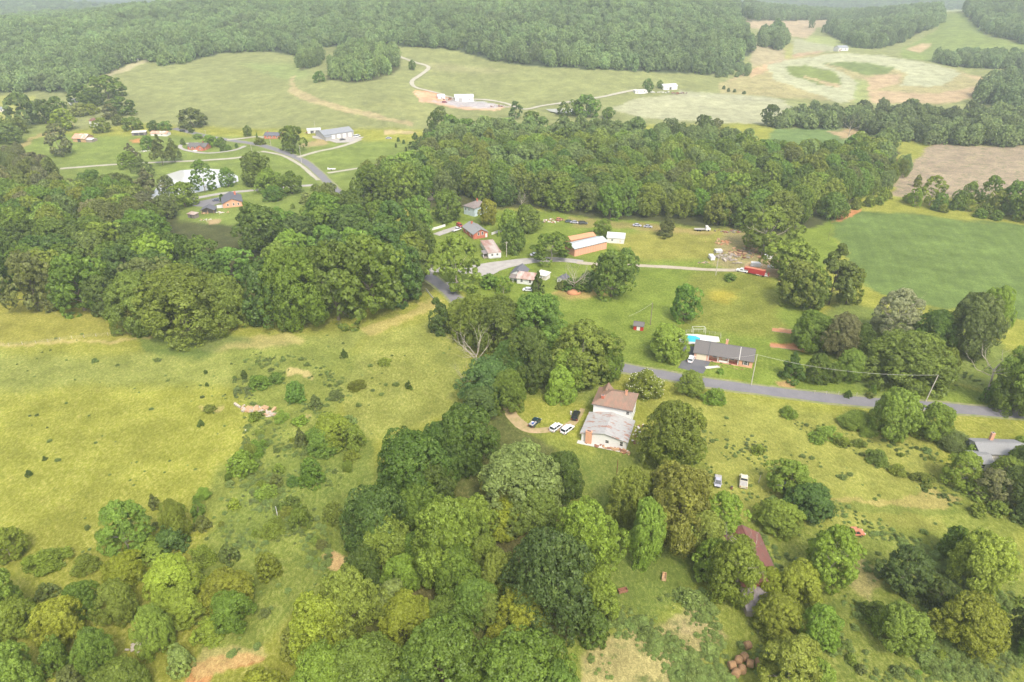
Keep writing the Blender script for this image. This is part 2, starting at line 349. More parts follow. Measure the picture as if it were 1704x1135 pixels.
# (polygon in photograph pixels, colour, edge softness px, strength, straw, weed)
PAINT = [
 ([(-80,230),(120,225),(300,225),(560,235),(760,235),(760,330),(300,420),(-80,420)], (.150,.200,.040), 10, 1, .25, .2),
 ([(-80,240),(-80,-60),(1800,-60),(1800,245),(1250,205),(760,215),(500,215),(330,212),(230,205)], FARF, 8, 1, .22, .12),
 ([(860,350),(1380,350),(1400,420),(1330,500),(1420,600),(1704,670),(1704,690),(1420,662),(1160,630),(1010,605),(880,560),(740,470),(690,420),(700,340)], LAWN, 8, 1, .25, .15),
 ([(1100,375),(1260,380),(1280,430),(1060,435),(1010,400)], (.225,.215,.04), 12, .85, .5, .1),
 ([(1150,450),(1290,450),(1310,560),(1230,560),(1130,545)], (.16,.175,.026), 20, .8, .4, .15),
 ([(1178,490),(1190,483),(1206,482),(1220,488),(1222,497),(1208,505),(1190,503)], YEL, 14, .6, .4, 0),
 ([(1380,362),(1430,348),(1560,360),(1800,385),(1800,560),(1640,520),(1480,500),(1430,470),(1400,410)], SOY, 4, 1, .06, .02),
 ([(1480,325),(1500,290),(1550,238),(1640,242),(1800,245),(1800,350),(1700,330),(1600,330)], CLEAR, 5, 1, .6, .7),
 ([(1290,212),(1400,212),(1445,240),(1440,262),(1340,262),(1270,240)], (.12,.185,.055), 6, 1, .2, .5),
 ([(1380,218),(1425,214),(1436,226),(1400,232)], SOIL, 3, .8, 0, 0),
 ([(700,560),(860,690),(960,740),(1300,760),(1704,790),(1704,1135),(1300,1200),(900,1200),(880,900),(820,700)], (.165,.20,.032), 40, .9, .3, .4),
 ([(1060,668),(1200,660),(1400,690),(1560,740),(1560,880),(1180,870),(1170,760)], (.225,.235,.045), 22, .95, .35, .3),
 ([(960,760),(1180,880),(1180,960),(1080,1040),(1000,990)], (.11,.155,.028), 20, .8, .2, .5),
 ([(1330,880),(1550,900),(1704,960),(1704,1180),(1330,1180),(1260,1080)], (.145,.18,.03), 20, .7, .45, .6),
 ([(840,660),(980,670),(990,800),(960,860),(1040,800),(1070,770),(1000,650),(1040,625),(930,620),(850,640)], (.13,.165,.028), 14, .9, .3, .2),
 # meadow tones and one painted tree shadow
 ([(-80,500),(230,500),(330,545),(250,560),(-80,585)], (.24,.225,.04), 12, .7, .4, .1),
 ([(-80,590),(150,590),(420,570),(640,540),(520,640),(200,640),(-80,660)], (.175,.215,.055), 25, .6, .5, .2),
 ([(380,570),(470,560),(620,590),(560,690),(640,790),(420,920),(300,850),(420,740),(390,640)], (.155,.19,.034), 26, .85, .35, .5),
 ([(440,770),(620,700),(600,900),(560,980),(430,1080),(340,1135),(330,900)], (.13,.175,.03), 24, .8, .35, .5),
 ([(620,560),(760,510),(790,600),(760,680),(620,740),(560,640)], (.19,.215,.045), 20, .7, .55, .2),
 ([(600,545),(700,505),(735,498),(740,512),(690,522),(620,560)], (.42,.33,.12), 5, .6, .8, 0),
 ([(320,572),(420,560),(480,552),(500,566),(420,580),(340,590)], STRAW, 6, .55, .7, 0),
 ([(220,560),(300,545),(380,552),(420,566),(330,600),(240,590)], (.10,.15,.03), 12, .8, .1, .2),  # shadow in front of the olive oaks, painted into the grass colour
 ([(485,610),(520,612),(524,632),(508,628),(500,620),(485,628)], STRAW, 3, .9, 0, 0),
 ([(340,676),(366,676),(366,684),(342,684)], STRAW, 3, .7, 0, 0),
 ([(490,700),(512,690),(505,704),(486,714)], STRAW, 3, .6, 0, 0),
 ([(525,925),(550,915),(572,925),(550,950),(530,950)], (.50,.31,.15), 6, .8, .6, .5),
 ([(330,1110),(370,1095),(420,1080),(440,1088),(420,1105),(370,1118),(330,1160),(290,1160)], CLAY, 6, .85, .5, .5),
 ([(350,1080),(440,1070),(450,1085),(400,1110),(340,1130),(320,1110)], STRAW, 6, .5, .6, 0),
 ([(990,1080),(1040,1050),(1130,1040),(1180,1020),(1200,1060),(1150,1100),(1200,1160),(960,1160)], (.38,.30,.15), 18, .62, .7, 1),
 ([(1120,1040),(1170,1000),(1190,1020),(1150,1060)], (.38,.30,.16), 10, .5, .6, .8),
 ([(1390,930),(1430,925),(1470,975),(1440,1000),(1405,975)], (.34,.27,.12), 10, .6, .6, .7),
 ([(1330,560),(1420,570),(1420,640),(1620,640),(1704,680),(1704,600),(1640,560),(1480,520),(1400,500)], (.13,.18,.04), 14, .8, .2, .4),
 ([(1560,815),(1600,830),(1570,840),(1380,836),(1370,830),(1450,829)], (.30,.25,.08), 2, .8, .4, 0),
 ([(1370,836),(1590,841),(1600,850),(1400,852)], (.12,.16,.028), 4, .6, .1, 0),
 ([(-80,575),(60,572),(120,566),(250,560),(252,563),(120,570),(60,577),(-80,581)], STRAW, 1.6, .7, 0, 0),
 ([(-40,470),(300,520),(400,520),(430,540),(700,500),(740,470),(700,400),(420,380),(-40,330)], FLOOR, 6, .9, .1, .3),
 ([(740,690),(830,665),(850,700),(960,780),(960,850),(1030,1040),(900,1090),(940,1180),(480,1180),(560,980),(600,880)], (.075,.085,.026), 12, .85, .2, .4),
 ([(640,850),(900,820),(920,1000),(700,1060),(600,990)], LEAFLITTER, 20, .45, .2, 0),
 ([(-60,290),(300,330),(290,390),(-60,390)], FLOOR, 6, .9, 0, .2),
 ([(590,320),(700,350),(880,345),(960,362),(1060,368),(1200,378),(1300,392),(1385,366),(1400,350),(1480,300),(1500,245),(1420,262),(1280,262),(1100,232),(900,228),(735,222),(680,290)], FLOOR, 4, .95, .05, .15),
 ([(940,362),(1060,372),(1200,384),(1180,392),(1060,384),(950,374)], (.30,.21,.09), 4, .55, .6, 0),
 ([(1400,350),(1430,346),(1420,360),(1390,368)], CLAY, 3, .9, .2, 0),
 ([(1210,385),(1290,395),(1300,440),(1240,450),(1190,440),(1195,405)], (.27,.22,.11), 8, .8, .6, .6),
 ([(1240,436),(1310,432),(1320,445),(1300,470),(1290,462),(1240,452)], (.45,.30,.18), 4, .8, .2, 0),
 ([(930,478),(990,470),(1010,492),(950,500),(925,490)], (.42,.26,.11), 7, .6, .4, .2),
 ([(1281,571),(1300,570),(1345,579),(1345,586),(1285,580)], CLAY, 1.6, .9, 0, 0),
 ([(1283,545),(1320,549),(1321,556),(1284,550)], (.50,.30,.17), 1.6, .9, 0, 0),
 ([(290,545),(340,545),(360,550),(300,556)], (.3,.22,.1), 5, .5, .3, 0),
 ([(1295,634),(1325,632),(1330,642),(1300,642)], (.40,.22,.11), 4, .7, .2, 0),
 ([(350,366),(372,364),(372,372),(352,374)], SOIL, 2, .8, 0, 0), ([(222,232),(236,230),(236,236),(222,236)], CLAY, 2, .8, 0, 0),
 # far fields
 ([(-40,160),(60,160),(40,205),(-40,215)], (.26,.27,.07), 3, 1, .2, 0),
 ([(-40,205),(100,200),(90,222),(20,245),(-40,262)], (.17,.215,.05), 4, .7, .2, 0),
 ([(1020,182),(1050,166),(1130,156),(1210,158),(1300,165),(1316,178),(1290,206),(1180,204),(1070,196)], PALE, 2, 1, .05, 0),
 ([(1130,150),(1290,162),(1310,170),(1130,160)], (.31,.31,.2), 2, .7, 0, 0),
 ([(1280,62),(1320,64),(1400,78),(1390,84),(1320,92),(1320,66)], PALE, 2, .9, 0, 0),
 ([(1195,140),(1260,112),(1330,90),(1400,88),(1560,110),(1640,130),(1640,158),(1580,172),(1460,172),(1340,165),(1200,155)], (.30,.26,.13), 4, .85, .6, .5),
 ([(1230,125),(1290,102),(1330,88),(1380,84),(1320,97),(1270,112),(1210,136)], (.36,.25,.16), 2, .8, .1, 0),
 ([(1245,118),(1290,100),(1300,110),(1250,128)], (.45,.28,.17), 3, .6, .3, 0),
 ([(1275,108),(1330,97),(1400,88),(1470,92),(1560,108),(1600,122),(1570,142),(1500,144),(1508,122),(1490,114),(1400,106),(1380,104),(1372,108),(1400,120),(1430,135),(1425,165),(1400,172),(1340,150),(1290,134)], (.33,.335,.205), 1.6, 1, .02, 0),
 ([(1305,112),(1340,108),(1390,120),(1402,140),(1390,146),(1350,136),(1320,128)], (.15,.19,.045), 1.6, 1, .1, 0),
 ([(1335,126),(1400,142),(1398,147),(1340,130)], (.45,.33,.2), 1.2, .8, 0, 0),
 ([(1370,105),(1400,103),(1450,105),(1490,114),(1475,124),(1440,126),(1400,112)], (.13,.17,.05), 2, 1, .1, .3),
 ([(1440,130),(1480,123),(1500,124),(1496,140),(1450,150),(1560,156),(1620,145),(1636,140),(1600,120),(1640,130),(1640,150),(1590,170),(1450,172)], (.38,.27,.17), 3, .85, .3, .2),
 ([(1425,130),(1445,135),(1445,172),(1420,172)], (.20,.25,.08), 3, .8, .4, .2),
 ([(1235,32),(1420,30),(1390,42),(1360,45),(1345,64),(1300,58),(1270,50),(1230,42)], (.36,.27,.18), 2, .9, .3, .2),
 ([(1345,60),(1400,62),(1450,84),(1390,78),(1340,68)], (.27,.31,.11), 3, .8, .1, 0),
 ([(1250,75),(1300,70),(1312,100),(1250,112)], (.33,.27,.17), 4, .8, .1, 0), ([(1305,72),(1320,72),(1318,98),(1306,100)], (.30,.30,.10), 2, .8, 0, 0),
 ([(1500,82),(1560,50),(1570,22),(1625,22),(1640,60),(1800,90),(1800,110),(1620,112),(1500,96)], (.16,.205,.055), 2, 1, .15, .1),
 ([(1508,82),(1535,73),(1550,74),(1530,88)], (.50,.34,.22), 4, .7, .2, 0),
 ([(1605,102),(1640,88),(1660,84),(1650,92),(1620,104)], (.45,.36,.22), 3, .8, .2, 0), ([(1650,88),(1760,84),(1760,104),(1640,104)], PALE, 3, .6, 0, 0),
 ([(400,106),(500,106),(520,125),(480,135)], (.22,.28,.09), 12, .6, 0, 0),
 ([(-80,590),(0,10),(0,-60),(1800,-60)], FARF, 2, 0, 0, 0),
 ([(482,132),(490,125),(488,145),(530,163),(580,178),(640,192),(690,205),(690,210),(620,197),(560,183),(500,165),(482,152)], (.37,.29,.16), 2.2, .75, .2, .3),
 ([(620,172),(660,165),(720,180),(760,195),(700,200)], (.26,.27,.10), 10, .6, .2, 0),
 ([(688,154),(700,152),(740,160),(770,172),(820,172),(850,178),(830,184),(780,182),(720,174),(698,168)], (.53,.33,.22), 2, .95, 0, 0),
 ([(692,150),(720,152),(740,164),(728,170),(700,164)], (.55,.28,.16), 2, .8, 0, 0),
 ([(720,168),(770,166),(820,172),(850,178),(820,180),(760,177)], (.34,.33,.34), 1.5, .9, 0, 0),
 ([(700,104),(780,110),(860,118),(800,122),(720,116)], (.32,.29,.15), 8, .4, 0, 0),
 ([(500,240),(540,228),(548,238),(510,246)], (.5,.32,.2), 3, .5, 0, 0),
 ([(160,126),(250,96),(255,99),(180,130)], (.42,.36,.22), 2, .7, 0, 0),
 ([(-30,270),(60,225),(118,205),(122,208),(60,232),(-30,282)], (.38,.27,.13), 2, .6, 0, 0),
 ([(640,222),(680,224),(700,220),(640,216)], (.5,.36,.24), 2, .6, 0, 0),
 # under far woods
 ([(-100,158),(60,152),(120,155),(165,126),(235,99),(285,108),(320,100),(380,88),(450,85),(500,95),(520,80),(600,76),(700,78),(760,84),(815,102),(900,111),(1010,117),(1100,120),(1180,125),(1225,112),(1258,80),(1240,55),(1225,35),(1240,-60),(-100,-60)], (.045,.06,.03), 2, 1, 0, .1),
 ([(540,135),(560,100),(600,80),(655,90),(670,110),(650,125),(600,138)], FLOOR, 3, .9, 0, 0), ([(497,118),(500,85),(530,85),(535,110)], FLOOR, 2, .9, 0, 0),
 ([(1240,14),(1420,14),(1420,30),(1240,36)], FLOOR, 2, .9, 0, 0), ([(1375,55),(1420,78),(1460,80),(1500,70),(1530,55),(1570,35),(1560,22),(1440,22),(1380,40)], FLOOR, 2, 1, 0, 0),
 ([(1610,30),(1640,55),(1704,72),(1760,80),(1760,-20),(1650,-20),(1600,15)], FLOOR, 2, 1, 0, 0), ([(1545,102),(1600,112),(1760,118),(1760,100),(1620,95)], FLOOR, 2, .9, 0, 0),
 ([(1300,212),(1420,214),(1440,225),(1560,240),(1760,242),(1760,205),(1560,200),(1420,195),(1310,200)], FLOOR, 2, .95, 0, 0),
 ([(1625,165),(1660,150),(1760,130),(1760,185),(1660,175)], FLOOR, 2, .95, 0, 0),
]
def build_ground():
    th = np.concatenate([np.radians(np.arange(-176, -56, 5)), np.radians(np.arange(-56, 56, 0.155)), np.radians(np.arange(56, 181, 5))])
    th[-1] = th[0]+2*math.pi
    deps = np.radians(np.concatenate([np.arange(74, 57, -1.2), np.arange(57, 12, -.11), np.arange(12, 2.2, -.055), np.arange(2.2, .75, -.03)]))
    rr = CAMH/np.tan(deps)
    T, R_ = np.meshgrid(th, rr); X = R_*np.sin(T); Y = R_*np.cos(T)
    Z = hgt(X, Y); nr, nc = X.shape
    U, V_, D = project(X, Y, Z)
    front = (D > 20)
    nx = lambda s, p: np.sin(X/s+p)*np.cos(Y/s*1.3+p*2)+.5*np.sin(X/s*2.3+Y/s*1.7+p)
    sc = 1136*.9/np.maximum(D, 80)
    U2 = U + sc*(nx(9.0, .3)*1.6+nx(3.1, 1.)*.9+nx(1.1, 3.)*.5); V2 = V_ + sc*.5*(nx(11.0, 2.)*1.5+nx(2.7, 4.)*.9+nx(.9, 5.)*.5)
    C = np.zeros((nr, nc, 3)); C[:] = MEADOW; S = np.full((nr, nc), .55); Wd = np.full((nr, nc), .15); Rw = np.zeros((nr, nc))
    far = Y > 2000
    C[far] = (.30, .32, .22)  # distant land coloured paler, painting in haze towards the horizon
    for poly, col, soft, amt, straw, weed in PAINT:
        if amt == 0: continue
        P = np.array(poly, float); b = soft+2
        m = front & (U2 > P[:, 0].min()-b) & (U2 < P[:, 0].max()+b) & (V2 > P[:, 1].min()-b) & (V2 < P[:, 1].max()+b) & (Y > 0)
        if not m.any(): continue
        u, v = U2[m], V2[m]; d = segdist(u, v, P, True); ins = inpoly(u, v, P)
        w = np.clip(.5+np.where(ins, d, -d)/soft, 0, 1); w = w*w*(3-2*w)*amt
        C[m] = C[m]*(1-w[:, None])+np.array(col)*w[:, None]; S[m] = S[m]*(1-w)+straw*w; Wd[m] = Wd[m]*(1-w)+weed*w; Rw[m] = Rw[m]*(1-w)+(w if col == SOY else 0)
    verts = np.stack([X, Y, Z], -1).reshape(-1, 3)
    c0 = len(verts); verts = np.vstack([verts, [[0, 0, 0]]])
    I = np.arange(nr*nc).reshape(nr, nc)
    q = np.stack([I[:-1, :-1], I[1:, :-1], I[1:, 1:], I[:-1, 1:]], -1).reshape(-1, 4)
    colr = np.concatenate([np.concatenate([C, np.ones((nr, nc, 1))], -1).reshape(-1, 4), [[*MEADOW, 1]]])
    # the inner disc as degenerate-free quads
    inner = np.array([[c0, I[0, k], I[0, k+1], I[0, min(k+2, nc-1)]] for k in range(0, nc-2, 2)])
    q = np.vstack([q, inner])
    me = fastmesh('ground', verts, q, 4, {'col': colr, 'straw': np.append(S.ravel(), .4), 'weed': np.append(Wd.ravel(), .2), 'rows': np.append(Rw.ravel(), 0)}, smooth=True)
    m, n = newmat('ground_mat')
    A = lambda k: (lambda a: (setattr(a, 'attribute_name', k), a)[1])(N(n, 'ShaderNodeAttribute'))
    col = A('col').outputs['Color']; st = A('straw').outputs['Fac']; wd = A('weed').outputs['Fac']
    v = objcoord(n); vs_ = objcoord(n, (1.5, .9, 1), .5)
    big = noise(n, v, .018, 4, .6); mid = noise(n, v, .11, 5, .65); fin = noise(n, vs_, .9, 5, .75); tiny = noise(n, v, 3.2, 4, .75)
    c = scalec(n, col, ramp(n, big, .3, .7, .86, 1.12)); c = scalec(n, c, ramp(n, mid, .3, .7, .74, 1.24))
    # dry straw flecks
    f1 = math_(n, 'MULTIPLY', ramp(n, fin, .46, .62), ramp(n, mid, .35, .62, .25, 1)); f1 = math_(n, 'MULTIPLY', f1, st)
    c = mixc(n, math_(n, 'MULTIPLY', f1, .75), c, (.45, .38, .16))
    f3 = math_(n, 'MULTIPLY', ramp(n, noise(n, v, .35, 6, .75), .56, .72), st)
    c = mixc(n, math_(n, 'MULTIPLY', f3, .5), c, (.42, .33, .13))
    # greener weedy clumps
    f2 = math_(n, 'MULTIPLY', ramp(n, noise(n, v, .23, 6, .7), .52, .66), wd)
    c = mixc(n, math_(n, 'MULTIPLY', f2, .95), c, (.060, .105, .020))
    f4 = ramp(n, noise(n, v, .06, 5, .6), .48, .62)
    c = mixc(n, math_(n, 'MULTIPLY', f4, .28), c, scalec(n, col, .62))
    wv = N(n, 'ShaderNodeTexWave'); wv.inputs['Scale'].default_value = .10; wv.inputs['Distortion'].default_value = 4; wv.inputs['Detail'].default_value = 2; wv.inputs['Detail Scale'].default_value = .4; n.links.new(objcoord(n, (1, .25, 1), .9), wv.inputs['Vector'])
    c = mixc(n, math_(n, 'MULTIPLY', A('rows').outputs['Fac'], ramp(n, wv.outputs['Fac'], .2, .8, 0, .5)), c, scalec(n, c, .86))
    c = scalec(n, c, ramp(n, tiny, .25, .75, .55, 1.42)); c = scalec(n, c, ramp(n, fin, .3, .7, .74, 1.24))
    bsdf(n, c, .95, 0, .1, bump=math_(n, 'ADD', tiny, fin), bstr=.55, bdist=.35)
    o = link_mesh('ground', me, 'ground_mat'); tag(o, kind='structure'); o['label'] = 'grassy farmland with meadows, lawns and ploughed fields'
build_ground()

def ribbon(name, pts, width, mat, label, lift=.06, widths=None, closed=False):
    """pts: pixels of the centre line; laid along the land"""
    W_ = [at(*p) for p in pts]; P = []
    ws = widths or [width]*len(W_); wd = []
    n = len(W_)
    for i in range(n-1):
        p0 = W_[max(i-1, 0)]; p1 = W_[i]; p2 = W_[i+1]; p3 = W_[min(i+2, n-1)]
        k = max(2, int((p2-p1).length/3.0))
        for j in range(k):
            t = j/k; t2 = t*t; t3 = t2*t
            q = .5*((2*p1)+(p2-p0)*t+(2*p0-5*p1+4*p2-p3)*t2+(3*p1-p0-3*p2+p3)*t3)
            P.append(q); wd.append(ws[i]*(1-t)+ws[i+1]*t)
    P.append(W_[-1]); wd.append(ws[-1])
    V_ = []; F = []; K = 4
    for i, p in enumerate(P):
        d = (P[min(i+1, len(P)-1)]-P[max(i-1, 0)]); d.z = 0
        if d.length < 1e-6: d = Vector((1, 0, 0))
        d.normalize(); s = Vector((-d.y, d.x, 0))
        jit = .12*math.sin(i*1.7)+.1*math.sin(i*.61)
        for k in range(K+1):
            w = (k/K-.5)*(wd[i]+(jit if k in (0, K) else 0)*2); V_.append([p.x+s.x*w, p.y+s.y*w, 0])
        if i:
            for k in range(K):
                a = (i-1)*(K+1)+k; F.append((a, a+1, a+K+2, a+K+1))
    V_ = np.array(V_); r = np.hypot(V_[:, 0], V_[:, 1])
    V_[:, 2] = hgt(V_[:, 0], V_[:, 1])+lift+sstep(420, 800, r)*.35
    o = link_mesh(name, fastmesh(name, V_, F, 4, smooth=True), mat); tag(o, label, kind='structure'); return o
def patch(name, pts, mat, label, lift=.05, z=None, kind='structure', dz=None):
    W_ = [at(*p) for p in pts]
    c = sum(W_, Vector())/len(W_); V_ = []; F = []; K = 6; n = 0
    loop = []
    for i in range(len(W_)):
        a, b = W_[i], W_[(i+1) % len(W_)]; k = max(1, int((b-a).length/2.5))
        for j in range(k): loop.append(a.lerp(b, j/k))
    m = len(loop)
    for j in range(1, K+1):
        for p in loop: q = c.lerp(p, j/K); V_.append([q.x, q.y, 0])
    V_.append([c.x, c.y, 0]); V_ = np.array(V_); r = np.hypot(V_[:, 0], V_[:, 1])
    V_[:, 2] = (hgt(V_[:, 0], V_[:, 1])+lift+sstep(420, 800, r)*.3) if z is None else z
    for j in range(K-1):
        for i in range(m): F.append((j*m+i, (j+1)*m+i, (j+1)*m+(i+1) % m, j*m+(i+1) % m))
    me = bpy.data.meshes.new(name); me.from_pydata(V_.tolist(), [], F+[(K*m, i, (i+1) % m) for i in range(m)])
    bm = bmesh.new(); bm.from_mesh(me); bmesh.ops.recalc_face_normals(bm, faces=bm.faces); bm.to_mesh(me); bm.free()
    if me.polygons[0].normal.z < 0: me.flip_normals()
    o = link_mesh(name, me, mat); tag(o, label, kind=kind); return o

RP_ = [(1830,702),(1704,690),(1600,681),(1500,672),(1430,668),(1330,657),(1250,647),(1165,635),(1100,623),(1020,609),(940,590),(880,568),(820,540),(775,512),(740,480),(712,458),(690,430),(660,400),(620,362),(580,335),(552,310),(530,288),(505,268),(470,253),(430,241),(385,234),(340,226),(290,214)]
ribbon('road_verge', RP_, 7.4, 'verge', 'thin grass and grit verge along the asphalt road', .035)
ribbon('main_road', RP_, 5.2, 'asphalt', 'two lane grey asphalt road winding through the valley', .07)
ribbon('lane', [(712,450),(740,449),(780,452)], 5, 'gravel', 'short gravel link from the road to the yard', .055)
ribbon('driveway', [(783,455),(800,449),(840,440),(880,434),(925,432),(970,436)], 8, 'gravel', 'grey gravel driveway sweeping past the white house', .05, widths=[15, 13, 9, 6.5, 5.5, 4])
patch('parking_area', [(783,447),(805,441),(845,440),(828,453),(812,461),(790,467)], 'gravel', 'wide patch of grey gravel beside the white house', .045)
patch('lay_by', [(742,470),(762,468),(768,482),(752,486)], 'gravel', 'small gravel lay-by under the roadside tree', .05)
ribbon('farm_lane', [(960,437),(1000,440),(1060,442),(1120,445),(1180,449),(1235,450),(1275,452)], 3.2, 'pale_gravel', 'pale farm lane crossing the paddock to the red trailer', .064)
ribbon('dirt_track', [(845,678),(852,692),(866,706),(884,716),(905,716),(930,713),(950,706),(962,694),(970,680)], 3.0, 'dirt_track', 'worn dirt track curving past the parked cars', .05, widths=[3, 3.4, 3.6, 3.2, 2.6, 2.4, 2.2, 1.8, 1.2])
patch('asphalt_driveway', [(1150,586),(1178,598),(1182,603),(1170,622),(1128,612),(1135,601),(1146,597)], 'asphalt_dark', 'dark asphalt driveway in front of the ranch house garage', .05)
patch('asphalt_apron', [(1139,574),(1157,578),(1151,590),(1136,584)], 'asphalt_dark', 'dark asphalt apron between the pool and the garage', .055)
ribbon('garden_path', [(1174,612),(1186,611),(1197,610)], 1.3, 'concrete', 'pale concrete path from the driveway to the porch', .06)
ribbon('country_road', [(545,288),(590,281),(640,272),(690,263)], 3.4, 'far_track', 'pale gravel lane running right from the road junction', .06)
ribbon('white_lane', [(100,281),(190,274),(270,270),(340,267),(400,262),(430,253)], 4.0, 'far_track', 'pale gravel lane running left above the pond', .06)
ribbon('roadside_path', [(435,252),(470,259),(500,275),(520,292),(530,300)], 2.6, 'far_track', 'narrow pale path beside the road', .08)
ribbon('pond_lane', [(320,331),(370,322),(420,317),(470,312),(525,308)], 4.4, 'gravel', 'grey lane running along the near shore of the pond', .07)
patch('bungalow_drive', [(318,338),(365,328),(372,336),(345,345),(322,343)], 'asphalt', 'grey asphalt driveway beside the brick bungalow', .06)
ribbon('house_loop', [(408,243),(390,250),(350,255),(318,252),(300,246),(305,240),(330,238)], 3.0, 'gravel', 'gravel loop drive around the red brick house', .06)
ribbon('garage_lane', [(495,262),(530,252),(555,247),(580,240),(600,232)], 3.6, 'far_track', 'pale lane curving up to the long garage', .08)
patch('garage_yard', [(520,226),(560,232),(580,228),(606,228),(590,237),(560,238),(545,234),(520,230)], 'gravel', 'pale gravel yard in front of the long garage', .065)
ribbon('north_lane', [(378,233),(400,231),(425,228),(440,229)], 3.6, 'far_track', 'pale lane to the small red house', .08)
ribbon('hill_track', [(636,84),(660,93),(690,104),(713,112),(700,125),(686,135),(690,145),(715,152),(740,158)], 4.2, 'far_track', 'pale track winding down the green hill field', .08)
ribbon('valley_track', [(740,160),(800,166),(840,172),(872,182),(905,176),(960,168),(1010,160),(1060,150)], 4.0, 'far_track', 'pale track along the foot of the hill field', .095)
ribbon('brick_drive', [(726,391),(745,384),(764,378)], 4.5, 'gravel', 'gravel drive leading to the brick house', .06)
ribbon('left_lane', [(-40,204),(0,203),(30,201)], 4, 'far_track', 'short pale lane in the far left field', .08)
patch('pond', [(268,294),(300,284),(345,281),(380,284),(396,294),(397,302),(380,309),(340,318),(300,326),(262,332),(250,330),(262,310)], 'pond_water_sky_glare', 'bright farm pond with trees on its shore', z=.12)
pz = float(at(935,184).z)
patch('far_pond', [(907,181),(930,180),(955,180),(975,184),(972,191),(930,191),(915,187)], 'pond_water_sky_glare', 'small bright pond below the hill field', z=pz+.5)
# ------------------------------------------------------------ trees
def env_radius(kind, t):
    t = np.asarray(t, float)
    if kind in ('oak', 'airy'): r = np.where(t > .42, np.sqrt(np.clip(1-((t-.42)/.58)**2, 0, 1)), 1-((.42-t)/.42)**2*.45)
    elif kind == 'dome': r = np.where(t > .5, np.sqrt(np.clip(1-((t-.5)/.5)**2, 0, 1)), .9)
    elif kind == 'tall': r = np.sqrt(np.clip(1-((t-.52)/.50)**2, 0, 1))
    elif kind == 'pine': r = np.where(t > .4, (1-(t-.4)/.62)**.75, .75+.25*(t-.2)/.2)
    elif kind == 'cedar': r = np.clip(1.02-t, 0, 1)**.55*np.clip(.55+t*3, 0, 1)
    elif kind == 'spruce': r = np.clip(1.0-t, 0, 1)**.85*np.clip(.6+t*3, 0, 1)
    else: r = np.sqrt(np.clip(1-((t-.25)/.76)**2, 0, 1))
    return r*.5
KIND = {  # z0, lobe radius, puff radius, flatten
 'oak': (.14, .185, .066, .85), 'tall': (.16, .20, .072, .9), 'airy': (.16, .15, .058, .6), 'pine': (.26, .16, .060, .55),
 'cedar': (.03, .17, .07, 1.0), 'spruce': (.03, .13, .06, .8), 'dome': (.3, .25, .10, .9), 'bush': (.05, .24, .095, .9), 'low': (.0, .17, .085, .9), 'flower': (.06, .22, .09, .9)}
LODN = {'hi': (34, 18, 58, .0165), 'mid': (22, 12, 32, .029), 'low': (19, 8, 16, .056)}
